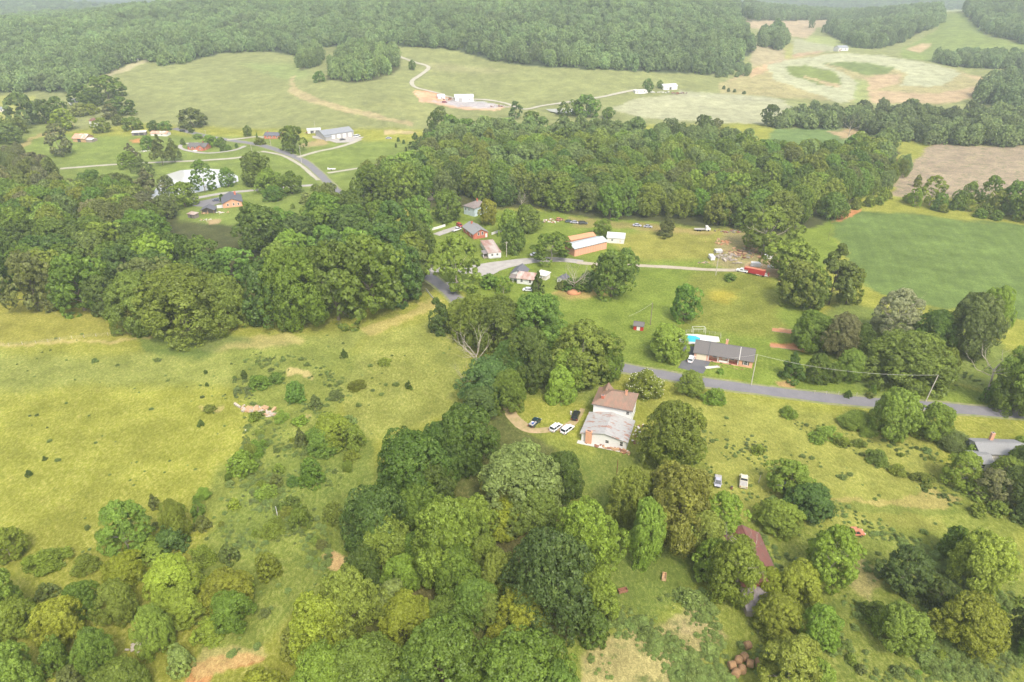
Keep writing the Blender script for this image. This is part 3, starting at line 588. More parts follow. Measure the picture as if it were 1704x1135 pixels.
def crown_mesh(name, kind, lod, seed):
    rng = np.random.default_rng(seed)
    z0, rl, rp, fl = KIND[kind]; nl, np_, nq, ls = LODN[lod]
    if kind in ('bush', 'low', 'flower', 'cedar', 'spruce'): nl = int(nl*.75); ls *= 1.35
    if kind == 'airy': nl = int(nl*1.25); np_ = int(np_*.8)
    # lobes: a stratified spiral over the envelope, jittered
    k = np.arange(nl); t = z0+(1-z0)*np.clip((k+.5)/nl+rng.normal(0, .04, nl), .02, .985)**(.80 if kind in ('oak', 'tall') else 1.0)
    ph = k*2.39996+rng.normal(0, .35, nl); wob = 1+.15*np.sin(ph*2+seed)+.10*np.sin(ph*3+seed*2)+rng.normal(0, .10, nl)
    R = np.maximum(env_radius(kind, t)*wob-rl*.55, 0)
    LC = np.stack([R*np.cos(ph), R*np.sin(ph), np.clip(t-rl*.55*fl, z0*.8, {'dome': .74, 'oak': .84}.get(kind, .93))], -1)
    Lr = rl*rng.uniform(.58, 1.32, nl)
    if kind in ('cedar', 'spruce', 'pine'): Lr *= np.clip(1.35-t, .35, 1.1)
    # an inner ring fills the heart of the crown
    ni = max(3, nl//5); ti = rng.uniform(z0+.1, .75, ni); pi_ = rng.uniform(0, 6.28, ni); Ri = env_radius(kind, ti)*.35
    if kind != 'airy':
        LC = np.vstack([LC, np.stack([Ri*np.cos(pi_), Ri*np.sin(pi_), ti], -1)]); Lr = np.append(Lr, np.full(ni, rl)); nl += ni
    ax = np.array([0, 0, .42])
    fi = np.arange(np_)+.5; fz = 1-2*fi/np_; fa = fi*2.39996; fib = np.stack([np.sqrt(1-fz**2)*np.cos(fa), np.sqrt(1-fz**2)*np.sin(fa), fz], -1)
    dirs = fib[None]+rng.normal(0, .22, (nl, np_, 3)); out = LC-ax; out /= np.linalg.norm(out, axis=1, keepdims=True)+1e-6
    dirs = dirs/np.linalg.norm(dirs, axis=2, keepdims=True)+out[:, None]*.55+np.array([0, 0, .3]); dirs /= np.linalg.norm(dirs, axis=2, keepdims=True)
    PC = LC[:, None]+dirs*Lr[:, None, None]*rng.uniform(.82, 1.08, (nl, np_, 1))*np.array([1, 1, fl])
    PC = PC.reshape(-1, 3); lobe_tone = np.repeat(rng.uniform(-.13, .13, nl), np_); pr = rp*rng.uniform(.65, 1.3, len(PC))
    if kind in ('cedar', 'spruce', 'pine'): pr *= np.clip(1.25-PC[:, 2], .35, 1)
    pd = dirs.reshape(-1, 3)
    q = rng.normal(0, 1, (len(PC), nq, 3)); q /= np.linalg.norm(q, axis=2, keepdims=True); q = q+pd[:, None]*.7+np.array([0, 0, .3]); q /= np.linalg.norm(q, axis=2, keepdims=True)
    LP = PC[:, None]+q*pr[:, None, None]*rng.uniform(.84, 1.06, (len(PC), nq, 1))*np.array([1, 1, max(fl, .6)])
    nrm = q+pd[:, None]*.15+rng.normal(0, .26, q.shape); nrm /= np.linalg.norm(nrm, axis=2, keepdims=True)
    LP = LP.reshape(-1, 3); nrm = nrm.reshape(-1, 3); M = len(LP)
    kr = .5/np.percentile(np.hypot(LP[:, 0], LP[:, 1]), 97.5); kz = .99/np.percentile(LP[:, 2], 99.7); LP *= (kr, kr, kz); LC = LC*(kr, kr, kz)
    LP[:, 2] = np.clip(LP[:, 2], .005, 1.02)
    if kind == 'low': nrm = nrm+rng.normal(0, .6, nrm.shape); LP += rng.normal(0, .018, LP.shape); LP[:, 2] = np.abs(LP[:, 2])*rng.uniform(.6, 1.2, M); nrm /= np.linalg.norm(nrm, axis=1, keepdims=True)
    ref = rng.normal(0, 1, (M, 3)); a = np.cross(nrm, ref); a /= np.linalg.norm(a, axis=1, keepdims=True)+1e-9; b = np.cross(nrm, a)
    s = ls*rng.uniform(.6, 1.25, (M, 1)); asp = rng.uniform(.45, .8, (M, 1))
    fold = nrm*s*.25
    V_ = np.stack([LP-a*s*.8, LP-b*s*asp*.8+fold, LP+a*s*.8, LP+b*s*asp*.8-fold], 1).reshape(-1, 3)
    tone = np.clip(.42+np.repeat(lobe_tone+rng.normal(0, .10, len(PC)), nq)+rng.normal(0, .13, M), 0, 1)
    if kind == 'flower':
        tone = tone
    F = np.arange(M*4).reshape(-1, 4)
    me = fastmesh(name, V_, F, 4, {'tone': np.repeat(tone, 4)}); me.materials.append(MATS['leaves'])
    return me, LC
def trunk_mesh(name, kind, LC, seed, r=.022, mat='bark', limbs=7):
    rng = random.Random(seed); mb = MB(); top = {'pine': .86, 'cedar': .8, 'spruce': .93, 'bush': .4, 'low': .25, 'tall': .62, 'flower': .5}.get(kind, .52)
    nseg = 5; pts = []
    for i in range(nseg+1):
        t = i/nseg; pts.append(Vector((rng.uniform(-.012, .012)*i, rng.uniform(-.012, .012)*i, t*top)))
    rad = [r*(1.35 if i == 0 else 1)*(1-.75*i/nseg) for i in range(nseg+1)]
    for i in range(nseg): mb.tube(pts[i], pts[i+1], rad[i], rad[i+1], 7, cap=False)
    idx = list(range(len(LC))); rng.shuffle(idx)
    for j in idx[:limbs]:
        c = Vector(LC[j]); t = min(max((c.z*.62)/top, .25), .95); i = min(int(t*nseg), nseg-1)
        s = pts[i].lerp(pts[i+1], t*nseg-i); m = s.lerp(c, .5)+Vector((0, 0, .02)); rr = rad[i]*.5
        mb.tube(s, m, rr, rr*.7, 5, cap=False); mb.tube(m, c, rr*.7, rr*.28, 5, cap=False)
    me = bpy.data.meshes.new(name); me.from_pydata(mb.v, [], mb.f); me.materials.append(MATS[mat])
    for p in me.polygons: p.use_smooth = True
    return me
PROTO = {}
def proto(kind, lod, i):
    k = (kind, lod, i)
    if k not in PROTO:
        seed = (sum(map(ord, kind))*7+{'hi': 1, 'mid': 2, 'low': 3}[lod]*101+i*13)
        cm, LC = crown_mesh('crown', kind, lod, seed)
        tm = trunk_mesh('trunk', kind, LC, seed, r={'pine': .012, 'cedar': .02, 'bush': .02, 'airy': .02}.get(kind, .022), mat='pale_bark' if kind in ('airy',) else 'bark', limbs={'hi': 12, 'mid': 8, 'low': 3}[lod])
        PROTO[k] = (cm, tm)
    return PROTO[k]
TONE = {'dk': (.088, .142, .023), 'md': (.128, .200, .027), 'br': (.190, .262, .034), 'lm': (.225, .285, .034), 'yl': (.24, .275, .028), 'ol': (.178, .228, .034), 'bl': (.088, .140, .030), 'bn': (.150, .152, .060), 'lt': (.235, .275, .065), 'pa': (.31, .33, .18), 'rd': (.140, .175, .042), 'og': (.215, .245, .038)}
WORD = {'dk': 'dark green', 'md': 'mid green', 'br': 'bright green', 'lm': 'lime green', 'yl': 'yellow green', 'ol': 'olive green', 'bl': 'blue green', 'bn': 'brownish', 'lt': 'pale olive',
        'pa': 'pale grey green', 'rd': 'dusky green', 'og': 'golden olive'}
KW = {'dome': ('broadleaf_tree', 'round topped broadleaf tree', 'tree'), 'oak': ('oak_tree', 'spreading broadleaf tree', 'tree'), 'tall': ('broadleaf_tree', 'upright broadleaf tree', 'tree'), 'airy': ('young_tree', 'thin-crowned tree', 'tree'),
      'pine': ('pine_tree', 'pine tree', 'tree'), 'cedar': ('cedar_tree', 'rounded cedar', 'tree'), 'spruce': ('conifer_tree', 'pointed conifer', 'tree'), 'bush': ('shrub', 'leafy shrub', 'shrub'),
      'low': ('bramble_clump', 'low bramble clump', 'shrub'), 'flower': ('magnolia_tree', 'magnolia with white blossoms', 'tree')}
COUNT = {}
REC = []                                                # every tree, for its label later
RNG = random.Random(5)
def put_tree(p, h, w, kind, tone, px, py, lab=None, region=None):
    d = depth_of(p); lod = 'hi' if d < 255 else ('mid' if d < 480 else 'low')
    if kind in ('bush', 'low', 'cedar', 'spruce') and w < 9: lod = 'mid' if (w > 5 and lod == 'hi') else 'low'
    nv = {'hi': 3, 'mid': 3, 'low': 3}[lod]
    cm, tm = proto(kind, lod, RNG.randrange(nv))
    nm = KW[kind][0]; COUNT[nm] = COUNT.get(nm, 0)+1
    r = empty(nm, p, RNG.uniform(0, 6.28), (w, w*RNG.uniform(.9, 1.1), h))
    c = link_mesh('crown', cm, None, r); t = link_mesh('trunk', tm, None, r)
    col = TONE[tone]; j = RNG.uniform(.88, 1.12); c.color = (col[0]*j*RNG.uniform(.93, 1.07), col[1]*j, col[2]*j*RNG.uniform(.85, 1.15), 1)
    REC.append(dict(o=r, px=px, py=py, h=h, w=w, kind=kind, tone=tone, lab=lab, region=region)); return r
def tree_px(cx, top, bot, wpx, kind, tone, lab=None):
    """crown box in photograph pixels; the tree stands where its bottom edge meets the ground"""
    g = at(cx, bot); d = depth_of(g); w = wpx*d/FPX
    wpx *= 1.13 if wpx > 40 else 1.05; f = {'cedar': .35, 'bush': .38, 'low': .4, 'spruce': .35, 'flower': .38}.get(kind, .30)
    Y = g.y+f*w; a, b = slopes(cx, bot)
    x = g.x*Y/g.y; z = float(hgt(x, Y)[0]); p = Vector((x, Y, z))
    zt = CAMH+float(slopes(cx, top)[1])*(Y+.15*w)
    h = zt-z
    lo, hi = {'cedar': (.8, 2.2), 'spruce': (1.1, 2.6), 'bush': (.5, 1.6), 'low': (.34, .6), 'pine': (.9, 2.6), 'tall': (.9, 1.9), 'flower': (.7, 1.5)}.get(kind, (.62, 1.28))
    h = min(max(h, lo*w), hi*w)
    return put_tree(p, h, w, kind, tone, cx, (top+bot)/2, lab)
T = [
 # front edge of the oak wood, left
 (6,412,503,70,'oak','dk'),(68,412,527,86,'oak','rd'),(145,418,528,90,'oak','md'),(180,455,532,62,'tall','bl'),(246,446,560,104,'oak','ol'),(318,436,572,150,'oak','ol'),(382,452,552,80,'oak','ol'),
 (452,425,548,92,'oak','bl'),(505,405,556,112,'oak','md'),(566,392,548,120,'oak','md'),(624,385,534,118,'oak','md'),(676,392,512,84,'oak','bl'),(640,372,450,90,'oak','dk'),
 (268,385,480,84,'oak','br'),(345,388,470,76,'oak','md'),(392,408,475,72,'oak','md'),(198,398,470,84,'oak','md'),(104,385,455,86,'oak','dk'),(20,380,450,80,'oak','dk'),(470,398,470,70,'oak','ol'),
 (440,338,428,92,'oak','dk'),(545,318,395,80,'oak','md'),(500,352,430,80,'oak','bl'),(588,345,420,78,'oak','dk'),(620,272,345,62,'oak','md'),(676,268,345,58,'tall','br'),(655,330,400,64,'oak','dk'),
 (698,322,390,56,'oak','md'),(745,318,372,58,'tall','md'),(590,310,372,70,'oak','dk'),(545,372,440,70,'oak','md'),
 # meadow and lower left
 (222,806,934,84,'airy','br'),(303,812,905,44,'tall','br'),(335,823,868,26,'spruce','md'),(341,855,887,32,'cedar','rd'),(260,820,850,25,'cedar','rd'),(385,901,942,38,'cedar','rd'),(293,868,928,62,'bush','bl'),
 (453,917,970,46,'bush','br'),(504,838,884,40,'bush','md'),(559,832,877,38,'bush','br'),(458,868,896,46,'low','br'),(521,757,814,44,'bush','md'),(410,747,796,52,'bush','br'),(446,806,834,34,'bush','br'),
 (461,788,813,28,'cedar','rd'),(490,792,812,24,'low','dk'),(218,916,985,76,'bush','yl'),(211,955,1048,68,'oak','br'),(150,958,1035,64,'oak','md'),(292,925,1005,100,'oak','yl'),(310,974,1052,94,'oak','br'),(388,940,1025,98,'oak','yl'),
 (392,978,1058,76,'oak','md'),(356,1028,1078,56,'bush','br'),(272,998,1098,64,'tall','br'),(118,988,1085,84,'oak','yl'),(178,1032,1140,78,'tall','md'),(110,1058,1132,52,'bush','md'),(38,1066,1190,112,'oak','br'),(16,922,1062,110,'airy','br'),
 (48,985,1075,82,'oak','br'),(222,1092,1200,122,'oak','md'),(310,1070,1128,46,'bush','lt'),(132,1105,1158,52,'bush','rd'),(85,968,1003,38,'cedar','rd'),(330,935,985,50,'bush','br'),(262,890,940,60,'bush','br'),(345,900,945,46,'low','br'),
 (90,915,960,70,'low','br'),(150,925,962,56,'low','ol'),(25,870,940,60,'airy','br'),
 (50,781,794,13,'cedar','dk'),(76,758,767,9,'cedar','dk'),(345,636,644,7,'bush','dk'),(343,615,623,7,'bush','dk'),(336,697,711,13,'cedar','dk'),(573,580,597,14,'cedar','dk'),(681,632,649,17,'cedar','dk'),(433,622,650,36,'bush','md'),
 (461,618,641,27,'bush','md'),(408,615,632,12,'bush','bl'),(495,632,674,40,'bush','md'),(526,655,682,26,'cedar','rd'),(556,688,752,74,'oak','lm'),(540,706,762,62,'bush','md'),(592,706,755,38,'bush','br'),(503,710,746,26,'cedar','rd'),(425,686,704,24,'low','br'),
 (470,686,704,30,'low','br'),(432,742,760,40,'low','md'),(560,655,668,30,'low','rd'),(595,640,652,34,'low','ol'),(350,680,688,24,'low','ol'),(640,600,610,24,'low','ol'),(585,750,770,30,'low','br'),(438,815,832,28,'low','br'),(475,848,862,30,'low','ol'),
 # the big wood at the bottom centre
 (690,712,872,148,'oak','dk'),(775,668,795,108,'oak','dk'),(735,700,800,90,'oak','dk'),(632,788,950,112,'oak','dk'),(645,852,962,96,'oak','br'),(745,826,985,124,'oak','br'),(778,822,935,108,'oak','br'),(862,733,880,150,'oak','lt'),
 (935,745,842,72,'oak','dk'),(912,860,1062,150,'oak','bl'),(965,815,985,122,'oak','br'),(990,940,1035,86,'oak','br'),(806,862,960,58,'oak','ol'),(850,828,902,82,'oak','yl'),(872,972,1066,94,'oak','yl'),(814,983,1050,62,'airy','ol'),
 (790,958,1042,76,'oak','md'),(680,985,1085,96,'oak','yl'),(655,952,1042,62,'airy','lt'),(672,922,1000,64,'oak','br'),(590,942,1082,114,'oak','og'),(545,985,1120,110,'oak','yl'),(735,995,1062,62,'oak','md'),(828,1040,1092,56,'bush','yl'),
 (742,1030,1205,176,'oak','md'),(860,1058,1230,184,'oak','md'),(622,1062,1210,150,'oak','md'),(550,1075,1200,110,'oak','br'),(690,1120,1230,120,'oak','bl'),(445,1112,1180,76,'bush','yl'),(985,1008,1078,62,'bush','dk'),(925,1085,1210,90,'oak','md'),
 (505,1030,1110,70,'bush','og'),(720,760,870,100,'oak','dk'),(890,800,900,90,'oak','ol'),(610,900,1010,80,'oak','dk'),(700,880,960,70,'oak','md'),(835,780,860,80,'oak','lt'),
 # right of the farmhouse and lower right
 (1120,765,925,124,'oak','og'),(1045,772,885,92,'oak','og'),(1070,818,948,70,'tall','br'),(1165,800,935,68,'oak','og'),(1113,660,790,104,'oak','ol'),(1122,722,785,80,'oak','br'),(1212,836,1010,96,'oak','br'),(1192,812,905,84,'airy','br'),(1180,880,975,64,'airy','br'),
 (1290,836,892,78,'oak','br'),(1340,806,872,80,'oak','bl'),(1306,762,832,72,'airy','br'),(1368,868,988,98,'airy','br'),(1316,934,1016,90,'oak','yl'),(1278,944,1002,62,'oak','yl'),(1286,988,1068,86,'oak','yl'),(1350,985,1092,72,'airy','br'),(1300,1058,1180,112,'airy','og'),(1345,1085,1180,70,'airy','br'),
 (1610,880,992,98,'oak','lm'),(1576,872,938,50,'bush','md'),(1492,905,1000,90,'airy','bl'),(1555,962,1022,62,'airy','bl'),(1482,1002,1092,88,'oak','br'),(1594,990,1098,116,'oak','yl'),(1450,1000,1040,46,'bush','md'),(1455,1015,1045,36,'low','br'),(1700,978,1090,74,'airy','bl'),(1710,1025,1110,60,'oak','md'),
 (1590,748,818,60,'airy','og'),(1680,772,850,82,'oak','bl'),(1640,778,840,58,'airy','bn'),(1704,738,800,56,'oak','rd'),(1655,833,862,32,'bush','br'),(1622,838,864,30,'low','br'),(1620,800,835,50,'bush','ol'),(1700,820,880,50,'bush','rd'),(1612,738,762,22,'bush','br'),(1626,736,760,20,'bush','md'),(1694,724,750,34,'bush','br'),
 (1475,642,738,76,'oak','br'),(1548,668,738,64,'oak','br'),(1515,668,720,40,'bush','br'),(1424,695,724,64,'low','ol'),(1575,720,755,66,'low','rd'),(1370,722,742,50,'low','ol'),(1400,728,746,30,'low','br'),(1455,748,778,40,'low','ol'),(1490,778,795,34,'low','ol'),(1530,795,812,40,'low','ol'),(1310,680,698,34,'low','br'),
 (1147,617,662,48,'oak','ol'),(1186,648,676,46,'low','br'),(1072,612,668,60,'flower','ol'),(1313,583,638,45,'spruce','dk'),(1356,577,642,42,'airy','md'),(1492,553,655,148,'oak','ol'),(1560,575,640,50,'oak','ol'),(1692,520,700,104,'oak','ol'),(1680,600,695,70,'oak','md'),(1600,475,602,88,'oak','rd'),(1545,512,592,78,'oak','dk'),(1640,472,560,56,'tall','br'),
 (1480,475,572,82,'airy','pa'),(1392,520,602,66,'oak','bn'),(1346,515,590,76,'oak','md'),(1422,535,598,46,'oak','dk'),(1376,400,520,104,'pine','rd'),(1322,430,518,84,'oak','ol'),(1312,395,472,92,'oak','br'),(1406,425,512,54,'oak','ol'),(1345,440,520,70,'oak','md'),(1272,340,428,98,'oak','ol'),(1137,455,540,52,'oak','md'),
 (1016,408,502,66,'oak','md'),(1040,395,470,44,'oak','md'),(1108,352,397,36,'cedar','rd'),(918,388,442,76,'airy','md'),(895,450,493,32,'cedar','dk'),(762,385,492,94,'airy','ol'),(855,364,424,44,'tall','md'),(874,338,390,54,'oak','md'),(845,346,395,40,'oak','br'),(813,330,377,38,'oak','yl'),
 (713,385,432,17,'cedar','dk'),(815,455,482,34,'bush','md'),(838,458,492,30,'airy','br'),(1003,362,394,32,'oak','br'),(830,488,600,108,'oak','md'),(892,485,600,120,'oak','md'),(880,540,658,86,'oak','dk'),(968,528,652,106,'airy','ol'),(1005,530,640,66,'oak','md'),(932,604,674,50,'bush','lm'),(798,484,582,88,'oak','ol'),(765,495,560,50,'oak','ol'),
 (812,594,680,94,'oak','bl'),(845,610,690,60,'oak','md'),(1107,538,606,66,'oak','lm'),(726,494,508,16,'bush','dk'),(945,575,655,70,'oak','ol'),(1214,454,470,22,'bush','md'),(735,502,560,40,'bush','bl'),(1005,425,470,40,'oak','ol'),(948,462,487,30,'bush','dk'),(968,462,488,38,'bush','dk'),(935,466,484,22,'bush','rd'),(980,450,480,40,'bush','dk'),
 (1260,740,758,24,'low','ol'),(1664,756,805,46,'airy','ol'),(1688,742,790,44,'oak','md'),(1690,768,805,40,'bush','br'),(1640,790,830,44,'bush','md'),(800,640,700,70,'oak','bl'),(765,720,800,70,'oak','dk'),(850,560,650,70,'oak','dk'),(745,700,770,60,'oak','md'),(700,800,905,84,'oak','md'),(830,905,1000,70,'oak','br'),(765,885,1010,84,'oak','md'),(720,880,980,64,'oak','br'),(1408,580,640,54,'oak','ol'),(1640,640,672,22,'bush','md'),(1198,612,624,12,'bush','br'),(1450,640,660,14,'bush','md'),(1410,648,663,16,'cedar','dk'),(1510,660,674,14,'bush','ol'),(1446,652,664,14,'bush','ol'),(1385,600,640,26,'airy','md'),(1004,375,400,10,'bush','md'),
 # around the valley houses
 (322,180,216,50,'oak','rd'),(413,208,229,15,'oak','md'),(488,208,256,44,'oak','md'),(430,250,312,58,'oak','md'),(450,278,322,50,'oak','ol'),(487,283,326,45,'oak','md'),(342,264,322,46,'airy','md'),(381,277,313,31,'oak','md'),(310,300,348,54,'oak','br'),(455,308,336,38,'oak','dk'),
 (216,250,282,34,'oak','br'),(222,237,276,34,'pine','bn'),(272,222,278,40,'pine','rd'),(292,228,272,34,'pine','rd'),(248,225,250,28,'oak','md'),(104,205,262,50,'airy','bn'),(108,180,220,38,'oak','br'),(172,195,223,32,'oak','br'),(222,194,219,34,'oak','md'),(257,200,219,22,'oak','dk'),(276,202,219,24,'oak','md'),(182,125,168,58,'oak','md'),
 (206,160,194,46,'oak','dk'),(160,145,180,42,'oak','dk'),(186,172,200,30,'airy','bn'),(155,172,192,26,'oak','yl'),(135,170,196,30,'oak','lt'),(198,190,210,20,'oak','rd'),(45,152,214,62,'oak','rd'),(78,165,208,40,'oak','dk'),(18,208,242,50,'oak','rd'),(140,140,178,44,'oak','dk'),(98,160,196,34,'oak','md'),
 (320,208,222,12,'spruce','bl'),(352,224,246,30,'oak','br'),(368,228,246,20,'bush','md'),(330,222,232,16,'bush','ol'),(305,230,242,10,'bush','md'),(380,240,251,13,'bush','md'),(370,244,252,8,'bush','dk'),(394,238,246,7,'bush','dk'),(434,228,242,20,'bush','ol'),(428,220,230,5,'spruce','md'),(409,334,344,10,'bush','br'),(402,343,350,8,'bush','dk'),
 (370,322,336,8,'bush','dk'),(488,338,348,9,'bush','ol'),(512,318,340,26,'bush','lt'),(525,305,318,16,'bush','br'),(240,268,300,40,'pine','rd'),(200,285,330,60,'oak','rd'),(160,280,330,60,'oak','dk'),(250,280,330,52,'pine','bn'),(280,290,325,30,'oak','rd'),(60,252,296,40,'oak','bn'),
 # below the hill field
 (532,118,138,24,'oak','md'),(686,99,118,13,'oak','md'),(733,176,200,26,'oak','rd'),(726,186,228,34,'oak','dk'),(750,190,232,50,'oak','md'),(775,196,234,46,'oak','md'),(812,196,230,40,'oak','md'),(858,168,199,28,'airy','dk'),(975,157,198,46,'oak','md'),(958,165,195,26,'oak','md'),(937,168,195,26,'airy','md'),(884,184,212,34,'oak','md'),
 (1012,178,198,26,'oak','md'),(1078,130,154,20,'oak','md'),(1098,133,148,11,'oak','md'),(1280,173,212,32,'oak','dk'),(692,222,250,24,'spruce','dk'),(1290,30,60,20,'tall','dk'),(1350,28,47,11,'tall','dk'),(1370,40,54,9,'oak','dk'),(663,228,236,6,'bush','dk'),(672,232,240,6,'bush','dk'),(659,238,246,5,'bush','dk'),(676,244,252,5,'bush','dk'),
 (1204,142,149,6,'bush','dk'),(1212,146,153,6,'bush','dk'),(1222,148,154,6,'bush','dk'),(1238,151,157,7,'bush','dk'),(1176,192,212,20,'oak','md'),(1192,196,214,22,'oak','rd'),(1166,190,225,26,'oak','dk'),(1640,290,345,46,'airy','md'),(1610,300,340,30,'oak','ol'),(1680,300,362,56,'oak','md'),(1720,300,370,60,'oak','ol'),(1655,315,358,34,'oak','ol'),
 (1545,290,345,40,'airy','br'),(1520,305,345,24,'airy','br'),(1560,320,352,26,'bush','md'),(1525,290,312,14,'bush','ol'),(1695,320,372,50,'oak','md'),(1590,315,352,28,'bush','md'),
]
rs_ = random.Random(8)
for i in range(85):                                    # saplings and small bushes along the scrubby slope
    x, y = rs_.uniform(40, 580), rs_.uniform(700, 1110)
    if not (inpoly(np.array([x]), np.array([y]), [(390,700),(600,690),(570,880),(540,960),(430,1090),(330,1060),(400,960),(340,900),(180,900),(60,880),(250,860),(330,830)])[0]): continue
    w_ = rs_.uniform(9, 26); T.append((x, y-w_*rs_.uniform(.7, 1.0), y, w_, rs_.choice(['bush', 'bush', 'low', 'tall']), rs_.choice(['br', 'md', 'br', 'ol', 'lm', 'rd'])))
for i in range(60):
    x, y = rs_.uniform(1180, 1700), rs_.uniform(690, 1130)
    if not (inpoly(np.array([x]), np.array([y]), [(1380,690),(1600,740),(1640,870),(1704,960),(1704,1130),(1400,1130),(1420,930),(1540,860),(1400,760)])[0]): continue
    w_ = rs_.uniform(9, 24); T.append((x, y-w_*rs_.uniform(.5, .9), y, w_, rs_.choice(['bush', 'low', 'low']), rs_.choice(['br', 'md', 'ol', 'rd'])))
for a in T: tree_px(*((a[0], a[1]+(a[2]-a[1])*.08, a[2], a[3]*.97)+tuple(a[4:])) if a[0] < 430 and a[2] > 900 and a[3] > 55 else a)
for r_ in REC:
    if r_['kind'] == 'flower':
        crn = [c for c in r_['o'].children if c.name.startswith('crown')][0].data; n_ = len(crn.vertices)//4; co = np.empty(n_*12, np.float32); crn.vertices.foreach_get('co', co); co = co.reshape(n_, 4, 3).mean(1); mb = MB(); rb_ = random.Random(4)
        for i in rb_.sample(range(n_), 420):
            x, y, z = co[i]*1.03
            if math.hypot(x, y) > .28 or z > .7: q = .014; mb.poly([(x-q, y, z), (x, y-q, z), (x+q, y, z), (x, y+q, z), (x, y, z+q*.9), (x, y, z-q*.9)], [(0, 1, 4), (1, 2, 4), (2, 3, 4), (3, 0, 4), (1, 0, 5), (2, 1, 5), (3, 2, 5), (0, 3, 5)])
        mb.build('blossoms', 'blossom', r_['o'])
NHAND = len(T)
# woods: trees scattered over a patch of land given in pixels, nearest ones singly, the rest as one wood
def scatter(poly, step, y0, y1, seed, xlim=None):
    rng = np.random.default_rng(seed)
    gy = np.arange(y0, y1, step); X = []; Y = []
    P = np.array(poly, float)
    for y in gy:
        xm = y*.95+60; gx = np.arange(-xm, xm, step); X.append(gx+rng.uniform(-.42, .42, len(gx))*step); Y.append(np.full(len(gx), y)+rng.uniform(-.42, .42, len(gx))*step)
    X = np.concatenate(X); Y = np.concatenate(Y); Z = hgt(X, Y); U, V_, D = project(X, Y, Z)
    m = inpoly(U, V_, P) & (U > -110) & (U < 1820)
    return X[m], Y[m], Z[m], U[m], V_[m]
def wood_trees(poly, step, y0, y1, seed, tones, kinds, hr, wr, nmax, region):
    X, Y, Z, U, V_ = scatter(poly, step, y0, y1, seed); rng = random.Random(seed)
    o = np.argsort(Y); rest = []
    hand = [(r['o'].location.x, r['o'].location.y, r['w']) for r in REC[:NHAND]]
    n = 0
    for i in o:
        if any((X[i]-a)**2+(Y[i]-b)**2 < (w*.42)**2 for a, b, w in hand): continue
        h = rng.uniform(*hr); w = rng.uniform(*wr); k = rng.choice(kinds); t = rng.choice(tones)
        nm = KW[k][0]
        if n < nmax and -40 < U[i] < 1745 and COUNT.get(nm, 0) < 299:
            put_tree(Vector((X[i], Y[i], Z[i])), h, w, k, t, U[i], V_[i]-h*FPX/ (Y[i]*1.1)*.6, region=region); n += 1
        else: rest.append((X[i], Y[i], Z[i], h, w))
    return rest
W1 = [(-80,520),(-10,498),(60,508),(180,515),(300,500),(420,470),(440,440),(500,450),(600,470),(690,480),(712,440),(690,392),(640,372),(560,350),(500,372),(430,450),(330,445),(296,425),(275,400),(200,352),(120,345),(-80,345)]
W2 = [(-80,322),(60,320),(150,328),(235,342),(285,354),(285,385),(-80,385)]
W3 = [(-80,322),(-60,288),(20,276),(55,276),(82,290),(92,305),(92,322),(-80,322)]
W4 = [(-80,270),(0,240),(40,224),(55,216),(40,205),(-80,225)]
rest = wood_trees(W1, 13.2, 180, 420, 11, ['dk','md','md','dk','bl','ol','br','rd'], ['oak','oak','dome'], (14.5, 18.5), (15, 21), 200, 'left oak wood')
rest += wood_trees(W2, 12, 300, 520, 12, ['rd','rd','ol','bn','md'], ['dome','oak','dome'], (13, 18), (12, 17), 60, 'mixed wood beside the pond')
rest += wood_trees(W3, 11, 380, 640, 13, ['bn','bn','rd'], ['dome','dome','oak'], (13, 18), (10, 14), 40, 'brownish stand at the left edge')
rest += wood_trees(W4, 12, 450, 720, 14, ['rd','dk','ol'], ['dome','oak'], (10, 15), (11, 14), 20, 'tree row beside the far left field')
VW = [(700,275),(660,292),(600,312),(600,335),(660,345),(720,340),(800,335),(880,345),(960,358),(1060,366),(1200,377),(1300,388),(1385,364),(1400,350),(1460,300),(1495,250),(1440,262),(1350,272),(1290,268),(1200,243),(1100,238),(1000,232),(900,232),(800,232),(735,225)]
vrest = wood_trees(VW, 12.5, 330, 640, 21, ['md','md','ol','ol','dk','br','rd','md'], ['oak','dome','tall','dome'], (14, 20), (13, 20), 240, 'wood behind the brick barn')
EDGE = [(1400,345),(1445,332),(1480,320),(1500,300),(1510,285),(1470,290),(1400,335)]
rest += wood_trees(EDGE, 8, 330, 560, 22, ['br','md','ol'], ['tall','airy'], (9, 14), (7, 9), 24, 'young trees beside the bare cut field')
SCRUB = [(1400,352),(1480,338),(1560,352),(1700,372),(1800,385),(1800,372),(1650,350),(1500,325),(1420,340)]
rest += wood_trees(SCRUB, 9, 320, 460, 23, ['md','br','ol'], ['bush','bush','airy'], (4, 8), (6, 9), 30, 'scrub between the green field and the bare cut')
PINES = [(1290,214),(1420,216),(1440,227),(1500,238),(1560,244),(1800,246),(1800,200),(1560,196),(1420,192),(1300,198)]
